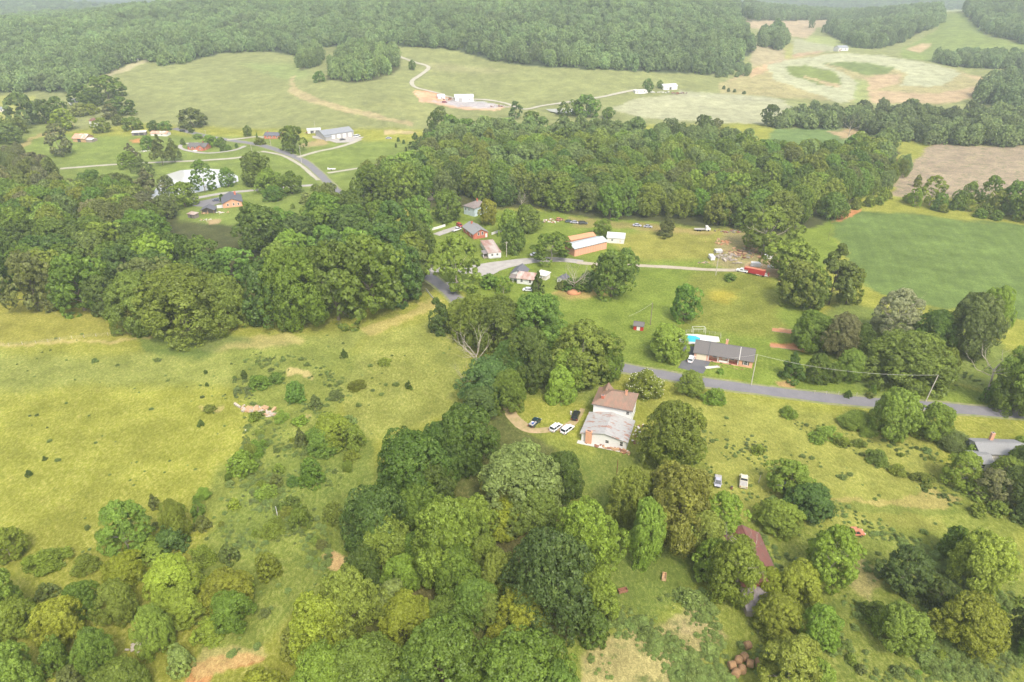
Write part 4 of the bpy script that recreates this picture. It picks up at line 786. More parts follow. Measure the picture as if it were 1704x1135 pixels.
def far_wood(name, label, col, lists, protos, seed):
    pts = np.array(lists, float)
    me = bpy.data.meshes.new(name); n = len(pts); me.vertices.add(n); me.vertices.foreach_set('co', pts[:, :3].astype(np.float32).ravel())
    rng = np.random.default_rng(seed)
    s = me.attributes.new('size', 'FLOAT_VECTOR', 'POINT'); s.data.foreach_set('vector', np.stack([pts[:, 4], pts[:, 4], pts[:, 3]], -1).astype(np.float32).ravel())
    s = me.attributes.new('turn', 'FLOAT', 'POINT'); s.data.foreach_set('value', rng.uniform(0, 6.28, n).astype(np.float32))
    o = link_mesh(name, me); tag(o, label, 'wood', kind='stuff'); o.color = (*col, 1)
    c = bpy.data.collections.new(name+'_kinds')           # one tree of each form, only read by the scatter
    for k in protos:
        cm = proto(k[0], k[1], k[2])[0].copy(); cm.materials.clear(); cm.materials.append(MATS['far_leaves'])
        q = bpy.data.objects.new('far_crown', cm); c.objects.link(q)
    ng = bpy.data.node_groups.new('scatter_trees', 'GeometryNodeTree'); ng.interface.new_socket('Geometry', in_out='INPUT', socket_type='NodeSocketGeometry'); ng.interface.new_socket('Geometry', in_out='OUTPUT', socket_type='NodeSocketGeometry')
    gi = ng.nodes.new('NodeGroupInput'); go = ng.nodes.new('NodeGroupOutput'); ip = ng.nodes.new('GeometryNodeInstanceOnPoints'); ci = ng.nodes.new('GeometryNodeCollectionInfo')
    ci.inputs['Collection'].default_value = c; ci.inputs['Separate Children'].default_value = True; ci.inputs['Reset Children'].default_value = True
    sa = ng.nodes.new('GeometryNodeInputNamedAttribute'); sa.data_type = 'FLOAT_VECTOR'; sa.inputs['Name'].default_value = 'size'
    ta = ng.nodes.new('GeometryNodeInputNamedAttribute'); ta.data_type = 'FLOAT'; ta.inputs['Name'].default_value = 'turn'
    cx = ng.nodes.new('ShaderNodeCombineXYZ'); L = ng.links.new
    L(gi.outputs[0], ip.inputs['Points']); L(ci.outputs[0], ip.inputs['Instance']); ip.inputs['Pick Instance'].default_value = True
    L(ta.outputs[0], cx.inputs[2]); L(cx.outputs[0], ip.inputs['Rotation']); L(sa.outputs[0], ip.inputs['Scale']); L(ip.outputs[0], go.inputs[0])
    md = o.modifiers.new('scatter', 'NODES'); md.node_group = ng; return o
def wood_pts(poly, step, y0, y1, seed, hr, wr):
    X, Y, Z, U, V_ = scatter(poly, step, y0, y1, seed); rng = np.random.default_rng(seed); n = len(X)
    return list(zip(X, Y, Z-.5, rng.uniform(*hr, n), rng.uniform(*wr, n)))
BR = [('oak', 'low', i) for i in range(2)]+[('dome', 'low', i) for i in range(4)]
far_wood('valley_wood', 'dense green woodland filling the back of the valley behind the nearer trees', (.15, .22, .050), vrest+rest, [('oak', 'mid', 0), ('oak', 'mid', 1), ('tall', 'mid', 0), ('oak', 'low', 1)], 3)
HILL = [(-120,158),(60,153),(120,155),(165,127),(235,100),(285,107),(320,100),(380,88),(450,85),(500,94),(520,80),(600,76),(700,78),(760,84),(815,102),(900,111),(1010,117),(1100,120),(1180,125),(1225,112),(1252,82),(1236,50),(1225,30),(1240,-70),(-120,-70)]
hp = wood_pts(HILL, 11.8, 690, 1600, 31, (12, 19), (12, 17.5))
far_wood('hillside_forest', 'hazy forest covering the long hill at the top of the view', (.17, .26, .10), hp, BR, 4)
cp = wood_pts([(540,135),(560,100),(600,80),(655,90),(670,110),(655,122),(600,138)], 11, 650, 900, 32, (14, 19), (11, 15))+wood_pts([(497,116),(500,88),(530,85),(535,105),(515,118)], 11, 700, 950, 33, (13, 17), (10, 14))+wood_pts([(250,112),(285,99),(322,100),(318,109),(285,112)], 11, 700, 950, 35, (11, 14), (10, 14))
far_wood('field_copse', 'copses of trees standing in the green hill fields', (.16, .24, .07), cp, BR, 5)
pp = wood_pts(PINES, 10.5, 480, 800, 34, (10, 17), (11, 15.5))
far_wood('pine_belt', 'long belt of dark trees behind the bare cut field', (.13, .17, .06), pp, BR, 6)
rp = (wood_pts([(1236,32),(1240,10),(1420,8),(1450,16),(1440,26),(1380,34),(1300,36)], 12, 1100, 2300, 41, (15, 20), (12, 16))+wood_pts([(1375,55),(1420,80),(1460,82),(1500,72),(1530,57),(1568,38),(1560,18),(1440,20),(1380,40)], 11.5, 850, 1700, 42, (15, 20), (12, 15))
      +wood_pts([(1612,30),(1640,57),(1704,74),(1800,84),(1800,-50),(1650,-40),(1600,12)], 11.5, 850, 1700, 43, (16, 21), (12, 15))+wood_pts([(1545,103),(1600,113),(1800,119),(1800,102),(1620,97)], 11, 700, 1000, 44, (13, 17), (11, 14))
      +wood_pts([(1625,172),(1640,150),(1660,140),(1800,130),(1800,190),(1660,182)], 12, 560, 900, 45, (17, 22), (13, 17))+wood_pts([(1266,58),(1300,54),(1312,74),(1288,86),(1262,78)], 11, 850, 1300, 46, (15, 19), (12, 15))+wood_pts([(1190,116),(1250,112),(1245,128),(1195,131)], 9, 700, 950, 47, (6, 9), (6, 9)))
far_wood('ridge_woods', 'hazy woods around the pale ridge fields at the upper right', (.14, .21, .09), rp, BR, 7)
dp = wood_pts([(-200,60),(1900,60),(1900,-60),(-200,-60)], 30, 1750, 4300, 51, (14, 20), (22, 36)); dp = [q for q in dp if math.sin(q[0]/310.)*math.sin(q[1]/260.)+.5*math.sin(q[0]/120.+q[1]/170.) > .25]
def weeds(seed, polys, n0):
    rng = np.random.default_rng(seed); out = []
    for poly, n_ in polys:
        P = np.array(poly, float); U = rng.uniform(P[:, 0].min(), P[:, 0].max(), n_*3); V_ = rng.uniform(P[:, 1].min(), P[:, 1].max(), n_*3); m = inpoly(U, V_, P); U, V_ = U[m], V_[m]
        a, b = slopes(U, V_); Y = -CAMH/b; X = a*Y
        k = np.sin(X/7.+np.sin(Y/5.)*1.3)*np.sin(Y/8.+1)+.6*np.sin(X/2.7+Y/3.1)+rng.normal(0, .5, len(X)) > .35
        for x, y in zip(X[k], Y[k]): w = rng.lognormal(-.25, .45); out.append((x, y, 0., w*rng.uniform(.25, .5), w))
    return out
WP = [([(-20,560),(700,520),(760,560),(700,680),(620,740),(560,960),(430,1130),(200,1000),(-20,900)], 350), ([(380,580),(560,600),(600,800),(540,960),(360,900),(400,740)], 1500), ([(1060,690),(1400,700),(1600,760),(1600,900),(1704,1000),(1704,1134),(1180,1134),(1300,1000),(1180,870)], 1900), ([(1380,880),(1704,900),(1704,1134),(1330,1134)], 1700), ([(980,1000),(1180,980),(1220,1134),(980,1134)], 1200), ([(1340,640),(1704,660),(1704,600),(1420,560)], 900)]
far_wood('meadow_weeds', 'patchy weeds and tussocks growing in the rough grass', (.15, .21, .04), weeds(77, WP, 0), [('low', 'low', 0), ('low', 'low', 1), ('bush', 'low', 0)], 9)
bpy.data.objects['meadow_weeds']['category'] = 'weeds'
far_wood('horizon_woods', 'faint far-off woodland fading into haze along the horizon', (.10, .15, .06), dp, [('bush', 'low', 0), ('bush', 'low', 1)], 8)
# ------------------------------------------------------------ buildings
def frame_of(a, b):
    d = b-a; return math.atan2(d.y, d.x), math.hypot(d.x, d.y)
class House:
    """local frame: origin at the front left ground corner, x along the front, y away from the viewer's side"""
    def __init__(s, name, label, cat, a, b, depth, group=None):
        s.yaw, s.L = frame_of(a, b); s.D = depth
        s.root = empty(name, (a.x, a.y, min(a.z, b.z)), s.yaw); tag(s.root, label, cat, group)
    def face(s, f, u, v, w, h, p0, p1, x0=0, y0=0, L=None, D=None):
        L = L or s.L; D = D or s.D
        if f == 'F': return (x0+u-w/2, y0-p1, v, x0+u+w/2, y0-p0, v+h)
        if f == 'B': return (x0+u-w/2, y0+D+p0, v, x0+u+w/2, y0+D+p1, v+h)
        if f == 'R': return (x0+L+p0, y0+u-w/2, v, x0+L+p1, y0+u+w/2, v+h)
        return (x0-p1, y0+u-w/2, v, x0-p0, y0+u+w/2, v+h)
    def walls(s, mat, H, x0=0, y0=0, L=None, D=None, gable=None, rh=0, name='wall', z0=-.6):
        L = L or s.L; D = D or s.D; mb = MB()
        if gable is None: mb.box(x0, y0, z0, x0+L, y0+D, H)
        elif gable == 'x':       # ridge along x, triangles at the left and right ends
            mb.loft([[(x, y0, z0), (x, y0+D, z0), (x, y0+D, H), (x, y0+D/2, H+rh), (x, y0, H)] for x in (x0, x0+L)])
        else: mb.loft([[(x0, y, z0), (x0+L, y, z0), (x0+L, y, H), (x0+L/2, y, H+rh), (x0, y, H)] for y in (y0, y0+D)])
        return mb.build(name, mat, s.root)
    def gable(s, mat, H, rh, axis='x', ov=.45, x0=0, y0=0, L=None, D=None, t=.16, name='roof', ridge=None):
        L = L or s.L; D = D or s.D; mb = MB(); e = .03
        if axis == 'x':
            k = rh/(D/2); z = H-ov*k+e; a, b = x0-ov, x0+L+ov
            mb.slab([(a, y0-ov, z), (b, y0-ov, z), (b, y0+D/2, H+rh+e), (a, y0+D/2, H+rh+e)], t)
            mb.slab([(b, y0+D+ov, z), (a, y0+D+ov, z), (a, y0+D/2, H+rh+e), (b, y0+D/2, H+rh+e)], t)
            mb.box(a, y0+D/2-.12, H+rh-.02, b, y0+D/2+.12, H+rh+.07)
        else:
            k = rh/(L/2); z = H-ov*k+e; a, b = y0-ov, y0+D+ov
            mb.slab([(x0-ov, b, z), (x0-ov, a, z), (x0+L/2, a, H+rh+e), (x0+L/2, b, H+rh+e)], t)
            mb.slab([(x0+L+ov, a, z), (x0+L+ov, b, z), (x0+L/2, b, H+rh+e), (x0+L/2, a, H+rh+e)], t)
            mb.box(x0+L/2-.12, a, H+rh-.02, x0+L/2+.12, b, H+rh+.07)
        return mb.build(name, mat, s.root)
    def hip(s, mat, H, rh, ov=.45, x0=0, y0=0, L=None, D=None, name='roof', inset=None):
        L = L or s.L; D = D or s.D; a, b, c, d = x0-ov, x0+L+ov, y0-ov, y0+D+ov; i = (min(L, D)/2+ov) if inset is None else inset; mb = MB()
        if L >= D: r0, r1 = (a+i, (c+d)/2, H+rh), (b-i, (c+d)/2, H+rh)
        else: r0, r1 = ((a+b)/2, c+i, H+rh), ((a+b)/2, d-i, H+rh)
        p = [(a, c, H), (b, c, H), (b, d, H), (a, d, H), (a, c, H+.14), (b, c, H+.14), (b, d, H+.14), (a, d, H+.14), r0, r1]
        f = [(0, 3, 2, 1), (0, 1, 5, 4), (1, 2, 6, 5), (2, 3, 7, 6), (3, 0, 4, 7)]
        f += [(4, 5, 9, 8), (5, 6, 9), (6, 7, 8, 9), (7, 4, 8)] if L >= D else [(4, 5, 8), (5, 6, 9, 8), (6, 7, 9), (7, 4, 8, 9)]
        return mb.poly(p, f).build(name, mat, s.root)
    def shed(s, mat, x0, y0, L, D, z0, z1, t=.14, name='porch_roof'):    # slopes from z0 at the front to z1 at the back
        return MB().slab([(x0, y0, z0), (x0+L, y0, z0), (x0+L, y0+D, z1), (x0, y0+D, z1)], t).build(name, mat, s.root)
    def window(s, f, u, v, w=1.0, h=1.4, trim='trim_white', shutters=None, grid=True, **k):
        mb = MB(); mb.box(*s.face(f, u, v, w+.24, h+.24, .0, .05, **k)) if False else None
        for (du, dv, ww, hh) in ((0, -.12, w+.24, .12), (0, h, w+.24, .12), (-w/2-.06, 0, .12, h), (w/2+.06, 0, .12, h)): mb.box(*s.face(f, u+du, v+dv, ww, hh, .002, .06, **k))
        if grid: mb.box(*s.face(f, u, v+h/2-.03, w, .06, .03, .05, **k))
        o = mb.build('window', trim, s.root); MB().box(*s.face(f, u, v, w, h, .002, .025, **k)).build('pane', 'window_glass', o)
        if shutters:
            for sg in (-1, 1): MB().box(*s.face(f, u+sg*(w/2+.35), v-.05, .38, h+.1, .002, .05, **k)).build('shutter', shutters, s.root)
        return o
    def door(s, f, u, w=1.0, h=2.1, mat='trim_white', name='door', v=.05, **k):
        o = MB().box(*s.face(f, u, v, w, h, .003, .05, **k)).build(name, mat, s.root)
        if name == 'door': MB().box(*s.face(f, u+w*.38, v+h*.47, .07, .07, .052, .12, **k)).build('handle', 'chrome', o)
        return o
    def chimney(s, x, y, w, z0, z1, mat='brick_red', d=None):
        d = d or w; o = MB().box(x-w/2, y-d/2, z0, x+w/2, y+d/2, z1).box(x-w/2-.07, y-d/2-.07, z1-.22, x+w/2+.07, y+d/2+.07, z1-.05).build('chimney', mat, s.root)
        MB().box(x-w*.3, y-d*.3, z1+.002, x+w*.3, y+d*.3, z1+.05).build('chimney_flue', 'dark_trim', o); return o
    def posts(s, xs, y, z0, z1, r=.09, mat='trim_white', name='porch_post'):
        for x in xs: MB().box(x-r, y-r, z0, x+r, y+r, z1).build(name, mat, s.root)

# --- the old white farmhouse: two storeys with a hipped rusty roof, and a long low wing towards the viewer
zE = 3.0
A, B = at_z(968, 719, zE), at_z(1043, 734, zE); A.z = B.z = 0
fh = House('farmhouse', 'old white two-storey farmhouse with rusty hipped roof and long low front wing', 'farmhouse', A, B, 1)
c_, s_ = math.cos(-fh.yaw), math.sin(-fh.yaw)
def loc(h, p): q = p-h.root.location; c, s = math.cos(-h.yaw), math.sin(-h.yaw); return Vector((q.x*c-q.y*s, q.x*s+q.y*c, 0))
b0 = loc(fh, at_z(988, 670, 6.2)); b1 = loc(fh, at_z(1051, 682, 6.2)); b2 = loc(fh, at_z(1069, 657, 6.2))
wd_ = b0.y-.4 if b0.y > 5 else 12.0
wd_ = max(9.5, min(b0.y, b1.y))
fh.walls('white_siding', 2.9, D=wd_, gable='y', rh=1.35, name='wing_wall')
fh.gable('annex_roof', 2.9, 1.35, axis='y', ov=.45, D=wd_-.46, y0=0, name='wing_roof')
bx0 = b0.x; bL = max(9.5, b1.x-b0.x); bD = max(8.5, b2.y-b1.y)
fh.walls('white_siding', 6.0, x0=bx0, y0=wd_+.02, L=bL, D=bD, name='house_wall')
fh.hip('rusty_roof', 6.0, 2.6, ov=.45, x0=bx0, y0=wd_+.02, L=bL, D=bD, name='roof')
MB().box(bx0-.5, wd_-.48, 5.78, bx0+bL+.5, wd_-.42, 5.98).build('gutter', 'tin_weathered', fh.root)
fh.chimney(bx0+2.2, wd_+1.9, .8, 6.2, 8.1, 'brick_red'); fh.chimney(bx0+bL-2.6, wd_+bD*.58, .6, 7.2, 9.1, 'brick_orange')
dm = MB(); dm.loft([[(bx0+.4, wd_+bD*.55, 6.0), (bx0+4.2, wd_+bD*.55, 6.0), (bx0+2.3, wd_+bD*.55, 8.3)], [(bx0+.4, wd_+bD+.3, 6.0), (bx0+4.2, wd_+bD+.3, 6.0), (bx0+2.3, wd_+bD+.3, 8.3)]]); dm.build('rear_gable_roof', 'rusty_roof', fh.root)
fh.chimney(fh.L*.17, -.42, 1.7, -.3, 4.15, 'brick_orange', d=.8)
for u, w, h in ((fh.L*.575, .9, .9), (fh.L*.89, .8, 1.3)): fh.window('F', u, 1.05, w, h, D=wd_)
for u in (2.4, 6.0, 9.0): fh.window('R', u, 1.0, .9, 1.3, D=wd_)
for u in (1.6, 4.2, 6.8): fh.window('R', u, 3.9, .8, 1.5, x0=bx0, y0=wd_, L=bL, D=bD); fh.window('R', u, .9, .8, 1.6, x0=bx0, y0=wd_, L=bL, D=bD)
fh.window('F', bL-1.0, 4.35, .8, 1.0, x0=bx0, y0=wd_+.02, L=bL, D=bD)
for u in (2.5, 7.0): fh.window('L', u, .9, .9, 1.3, D=wd_)
fh.door('L', 4.6, D=wd_)
MB().box(-.9, -1.5, -.05, fh.L+.7, -.02, .10).build('plinth', 'concrete', fh.root)
def scatter_junk(parent_name, label, cat, p, n, spread, mats, seed, smax=.9, rz=0, flat=.4, group=None):
    r = random.Random(seed); e = empty(parent_name, p, rz); tag(e, label, cat, group)
    for m in mats:
        mb = MB()
        for i in range(n):
            a = r.uniform(0, 6.28); q = Vector((r.gauss(0, spread[0]), r.gauss(0, spread[1]), 0)); L = r.uniform(.3, 1)*smax; w = L*r.uniform(.2, .7); h = L*r.uniform(.15, flat)
            ca, sa = math.cos(a), math.sin(a); t = r.uniform(-.3, .3)
            pts = [(x*L/2, y*w/2, z*h+x*t*L*.4) for x, y, z in ((-1,-1,0),(1,-1,0),(1,1,0),(-1,1,0),(-1,-1,1),(1,-1,1),(1,1,1),(-1,1,1))]
            mb.poly([(q.x+x*ca-y*sa, q.y+x*sa+y*ca, max(z, 0)+r.uniform(0, .12)) for x, y, z in pts], [(0,3,2,1),(4,5,6,7),(0,1,5,4),(1,2,6,5),(2,3,7,6),(3,0,4,7)])
        mb.build({'junk_rust': 'rusty_scrap', 'junk_grey': 'grey_scrap', 'dull_white': 'pale_scrap', 'wood_tan': 'boards', 'wood_grey': 'weathered_boards', 'dead_wood': 'branches', 'blue_tarp': 'blue_tarp', 'orange_clay': 'soil'}.get(m, 'scrap'), m, e)
    return e
scatter_junk('junk_pile', 'white and rusty junk heaped along the farmhouse right wall', 'junk', at(1063, 722), 16, (.8, 2.6), ['dull_white', 'junk_rust'], 3, 1.1, fh.yaw)
scatter_junk('board_stack', 'old boards and clutter lying against the farmhouse front wall', 'boards', at(1008, 745), 10, (2.6, .35), ['wood_tan', 'junk_rust'], 4, 1.4, fh.yaw)
scatter_junk('board_stack', 'reddish rubble at the front right corner of the farmhouse wing', 'rubble', at(1040, 752), 10, (1.0, .5), ['junk_rust', 'wood_tan'], 5, .9, fh.yaw)
scatter_junk('stone_block', 'small white slab lying in the grass below the farmhouse', 'slab', at(958, 768), 2, (.3, .3), ['dull_white'], 6, 1.3)

# --- brick ranch house
A, B = at(1154, 597), at(1251, 613)
rh = House('ranch_house', 'long low brick ranch house with grey roof and white porch posts beside the pool', 'house', A, B, 9.2)
L = rh.L; g = L*.24; pr = L*.77
MB().box(0, 0, -.5, g, 9.2, 2.75).build('garage_wall', 'brick_pink', rh.root)
MB().box(g, 1.9, -.5, pr, 9.2, 2.75).box(pr, .0, -.5, L, 9.2, 2.75).loft([[(x, 0, 2.75), (x, 9.2, 2.75), (x, 4.6, 4.9)] for x in (L-.3, L)]).build('brick_wall', 'brick_orange', rh.root)
rh.gable('shingle_grey', 2.75, 2.15, ov=.4, D=9.2, L=L, name='roof')
for x in (g, pr): MB().slab([(x-.1, -.42, 2.64), (x+.1, -.42, 2.64), (x+.1, 4.6, 4.98), (x-.1, 4.6, 4.98)], .08).build('roof_seam', 'dark_trim' if x == g else 'concrete', rh.root)
rh.door('F', g*.53, g*.72, 2.2, 'cream', 'garage_door')
MB().box(g, -.02, -.4, pr, 1.9, .35).build('porch_floor', 'brick_pink', rh.root)
rh.posts([g+.2, g+(pr-g)*.33, g+(pr-g)*.66, pr-.25], .12, .35, 2.7, .12)
for k in range(3):
    x0 = g+.35+(pr-g)*k/3; x1 = x0+(pr-g)/3-.7
    MB().box(x0, .05, .95, x1, .12, 1.03).box(x0, .05, .42, x1, .12, .5).poly([(x0, .08, .5), (x1, .08, .5), (x1, .08, .95), (x0, .08, .95)], [(0, 1, 2, 3)]).build('railing', 'barn_red' if k != 1 else 'trim_white', rh.root)
for u in (g+2.2, g+5.4, pr-2.2): rh.window('F', u, 1.0, 1.3, 1.3, y0=1.9)
rh.door('F', g+(pr-g)*.52, mat='cream', y0=1.9, v=.36, h=2.0)
rh.window('F', pr+(L-pr)*.5, .95, 1.1, 1.3, shutters='dark_trim')
for u in (2.6, 6.4): rh.window('R', u, 1.0, 1.0, 1.2)
rh.chimney(L*.52, 6.4, .8, 3.6, 6.0, 'brick_orange')
for k in range(3): MB().box(g+1.2+k*2.9, -.06, -.02, g+2.0+k*2.9, -.023, .25).build('foundation_vent', 'dark_trim', rh.root)
scatter_junk('flower_bed', 'flower bed with yellow and pale plants along the ranch house front', 'flower bed', at(1215, 612), 12, (3.0, .35), ['wood_tan', 'junk_rust'], 8, .5, rh.yaw)
# pool
pp_ = [at(1131, 561), at(1143, 556), at(1160, 556.5), at(1196, 561), at(1198, 569), at(1168, 572), at(1140, 573), at(1130, 567)]
cpool = sum(pp_, Vector())/8
pl = empty('swimming_pool', (cpool.x, cpool.y, 0)); tag(pl, 'blue kidney-shaped swimming pool in a pale concrete deck behind the ranch house', 'pool')
mb = MB(); ring = [p-cpool for p in pp_]
mb.loft([[(p.x, p.y, -.1) for p in ring], [(p.x, p.y, .12) for p in ring]]); mb.build('pool_deck', 'concrete', pl)
wc = [at(1135, 565), at(1138, 560.5), at(1147, 558.5), at(1158, 560), at(1165, 563), at(1182, 565), at(1184, 568), at(1172, 569.5), at(1155, 569.5), at(1141, 568.5)]
mb = MB(); rr_ = [p-cpool for p in wc]; mb.loft([[(p.x, p.y, .05) for p in rr_], [(p.x, p.y, .135) for p in rr_]]); mb.build('water', 'pool_water', pl)
mb = MB(); cc = [at(1166, 562), at(1185, 565), at(1188, 568), at(1164, 568.5)]; mb.loft([[((p-cpool).x, (p-cpool).y, .137) for p in cc], [((p-cpool).x, (p-cpool).y, .16) for p in cc]]); mb.build('pool_cover', 'trim_white', pl)
def fence(name, label, pts, h, mat, kind='rail', step=2.4, r=.05, rails=2, cat='fence', group=None):
    P = [at(*p) if isinstance(p, tuple) else p for p in pts]; o = P[0]; e = empty(name, o); tag(e, label, cat, group)
    Q = [P[0]]
    for a, b in zip(P, P[1:]):
        k = max(1, round((b-a).length/step))
        for i in range(1, k+1):
            q = a.lerp(b, i/k); q.z = float(hgt(q.x, q.y)[0]); Q.append(q)
    stuff = len(Q) > 95
    mb = MB()
    for q in Q:
        p = q-o; b1 = MB() if not stuff else mb; b1.tube(p-Vector((0, 0, .3)), p+Vector((0, 0, h+.08)), r, r*.9, 6)
        if not stuff: b1.build('post', mat, e)
    if stuff: tag(mb.build('post', mat, e), kind='stuff')
    rl = MB()
    for a, b in zip(Q, Q[1:]):
        a, b = a-o, b-o
        if kind == 'panel':
            d = (b-a); s = Vector((-d.y, d.x, 0)).normalized()*.03
            rl.poly([a-s, b-s, b+s, a+s, a-s+Vector((0, 0, h)), b-s+Vector((0, 0, h)), b+s+Vector((0, 0, h)), a+s+Vector((0, 0, h))], [(0,3,2,1),(4,5,6,7),(0,1,5,4),(1,2,6,5),(2,3,7,6),(3,0,4,7)])
        else:
            for i in range(rails): z = h*(i+1)/rails; rl.tube(a+Vector((0, 0, z)), b+Vector((0, 0, z)), r*.45 if kind == 'rail' else .012, None, 4)
    rl.build('panel' if kind == 'panel' else ('rail' if kind == 'rail' else 'wire'), mat, e); return e
fence('pool_fence', 'thin pale wire fence round the swimming pool deck', [(1128, 566), (1129, 559), (1142, 553.5), (1162, 553), (1199, 559), (1199, 566)], 1.2, 'concrete', 'rail', 2.2, .035, 3)
pg = empty('pool_pergola', at(1162, 555)); tag(pg, 'small open white frame standing behind the pool', 'pergola')
for x in (-2.2, 2.2):
    for y in (-1, 1): MB().tube((x, y, 0), (x, y, 2.3), .05).build('post', 'trim_white', pg)
MB().box(-2.3, -1.05, 2.3, 2.3, -.97, 2.38).box(-2.3, .97, 2.3, 2.3, 1.05, 2.38).box(-2.3, -.97, 2.3, -2.22, .97, 2.38).box(2.22, -.97, 2.3, 2.3, .97, 2.38).build('frame', 'trim_white', pg)

def simple(name, label, cat, a, b, depth, wall, roof, H=2.6, rh=1.4, rtype='x', wins=(), doors=(), chim=(), ov=.35, group=None, h=None, trim='trim_white'):
    h = House(name, label, cat, at(*a), at(*b), depth, group)
    if rtype == 'hip': h.walls(wall, H); h.hip(roof, H+.003, rh, ov)
    elif rtype == 'flat': h.walls(wall, H); h.shed(roof, -ov, -ov, h.L+2*ov, depth+2*ov, H+.16, H+.16+rh, name='roof')
    else: h.walls(wall, H, gable=rtype, rh=rh); h.gable(roof, H, rh, rtype, ov)
    for w in wins: h.window(w[0], w[1]*(h.L if w[0] in 'FB' else depth), w[2], w[3], w[4], trim=trim)
    for d in doors: h.door(d[0], d[1]*(h.L if d[0] in 'FB' else depth), d[2], d[3], d[4], d[5] if len(d) > 5 else 'door')
    for c in chim: h.chimney(c[0]*h.L, c[1]*depth, c[2], H*.8, H+rh+c[3], c[4])
    return h
# small red shed
simple('garden_shed', 'small red garden shed with grey roof standing on the lawn beside a dark pole', 'shed', (1054, 549), (1070, 551), 2.6, 'red_paint', 'shingle_grey', 2.0, 1.0, 'x', [], [('F', .5, 1.2, 1.7, 'trim_white')], ov=.25)
# white house with red and grey roofs
A, B = at(848, 470), at(888, 475)
wh = House('cottage', 'white cottage with one pinkish and one grey roof beside the gravel driveway', 'house', A, B, 9)
wh.walls('white_siding', 2.7, x0=wh.L*.32, L=wh.L*.68, D=6.5, gable='x', rh=1.6); wh.gable('trailer_roof', 2.7, 1.6, 'x', x0=wh.L*.32, L=wh.L*.68, D=6.5)
wh.walls('white_siding', 2.9, x0=-.5, y0=3.2, L=wh.L*.55, D=7, gable='y', rh=1.9, name='rear_wall'); wh.gable('shingle_dark', 2.9, 1.9, 'y', x0=-.5, y0=3.2, L=wh.L*.55, D=7, name='rear_roof')
wh.shed('roof_brown', -.4, .3, wh.L*.33, 3.0, 2.1, 2.75); wh.posts([-.2, wh.L*.13, wh.L*.29], .5, 0, 2.1)
for u in (.5, .85): wh.window('F', wh.L*u, 1.0, .9, 1.2)
wh.window('R', 3.2, 1.0, 1.0, 1.2, D=6.5); wh.door('F', wh.L*.16, y0=3.2); wh.window('L', 6.5, 1.0, .9, 1.2, x0=-.5)
simple('outbuilding', 'low white outbuilding attached behind the right side of the cottage', 'outbuilding', (893, 463), (908, 467), 3.5, 'dull_white', 'dull_white', 2.0, .5, 'flat', [('F', .5, .8, .8, .7)])
simple('storage_shed', 'little white shed with dark roof behind the half bare tree', 'shed', (927, 470), (938, 473), 4, 'white_paint', 'shingle_dark', 2.1, 1.0, 'y', [('F', .3, .9, .6, .7)], [('F', .65, .8, 1.8, 'dull_white')])
# mobile home
A, B = at(813, 431), at(834, 429)
mh = House('mobile_home', 'long white mobile home with a patched rusty roof beside the gravel driveway', 'mobile home', A, B, 17)
mh.walls('white_paint', 2.7, z0=.5); mh.shed('trailer_roof', -.15, -.15, mh.L+.3, 17.3, 2.85, 2.95, name='roof'); MB().box(.1, .1, -.1, mh.L-.1, 16.9, .5).build('skirting', 'junk_grey', mh.root)
for k in range(2): mh.window('F', mh.L*(.3+.4*k), 1.4, .9, .9)
for k in range(4): mh.window('L', 2+4*k, 1.4, 1.0, .9)
MB().box(-2.2, 1.0, 0, -.02, 5, .5).build('porch_floor', 'wood_grey', mh.root); mh.shed('tin_weathered', -2.3, .9, 2.2, 4.2, 2.4, 2.5); mh.posts([-2.1], 1.2, .5, 2.4); mh.posts([-2.1], 4.8, .5, 2.4); mh.door('L', 3.2, v=.55, h=1.9)
# brick house behind it
A, B = at(788, 398.5), at(812, 394.5)
bh = House('brick_house', 'red brick house with pale grey gable roof beside a parked red car', 'house', A, B, 13)
bh.walls('brick_red', 2.9, gable='y', rh=1.9); bh.gable('shingle_light', 2.9, 1.9, 'y', .5)
for u in (.36, .62): bh.window('F', bh.L*u, 1.7, .8, 1.5)
bh.door('F', bh.L*.88, 1.0, 2.0, 'trim_white'); bh.chimney(bh.L*.45, 10, .7, 4, 5.9, 'brick_red'); bh.window('L', 4, 1.0, 1.1, 1.3); bh.window('L', 9, 1.0, 1.1, 1.3)
for u in (.3, .7): bh.window('R', 13*u, 1.0, 1.0, 1.2)
# pale blue house
A, B = at(772, 356), at(783, 359)
ph = House('blue_house', 'pale blue house with brownish grey hipped roof among tall trees', 'house', A, B, 11)
ph.walls('grey_wall', 4.6, L=ph.L+3); ph.root['x'] = 0; ph.hip('roof_brown', 4.603, 2.3, .5, L=ph.L+3); del ph.root['x']
for o in ph.root.children:
    if o.name.startswith('wall'): o.data.materials.clear(); plain('pale_blue', (.45, .52, .56), .7); o.data.materials.append(MATS['pale_blue'])
for u in (.3, .8): ph.window('F', ph.L*u, 2.6, .8, 1.2)
ph.chimney(ph.L*.9, 6, .6, 5, 8.2, 'brick_red'); ph.window('L', 4, 2.5, .9, 1.2)
simple('orange_roof_house', 'house with an orange brown roof half hidden in the tall trees', 'house', (712, 333), (738, 335), 9, 'tan_wall', 'roof_orange', 4.6, 2.3, 'hip', [('F', .3, 2.5, 1, 1.2), ('F', .7, 2.5, 1, 1.2)])
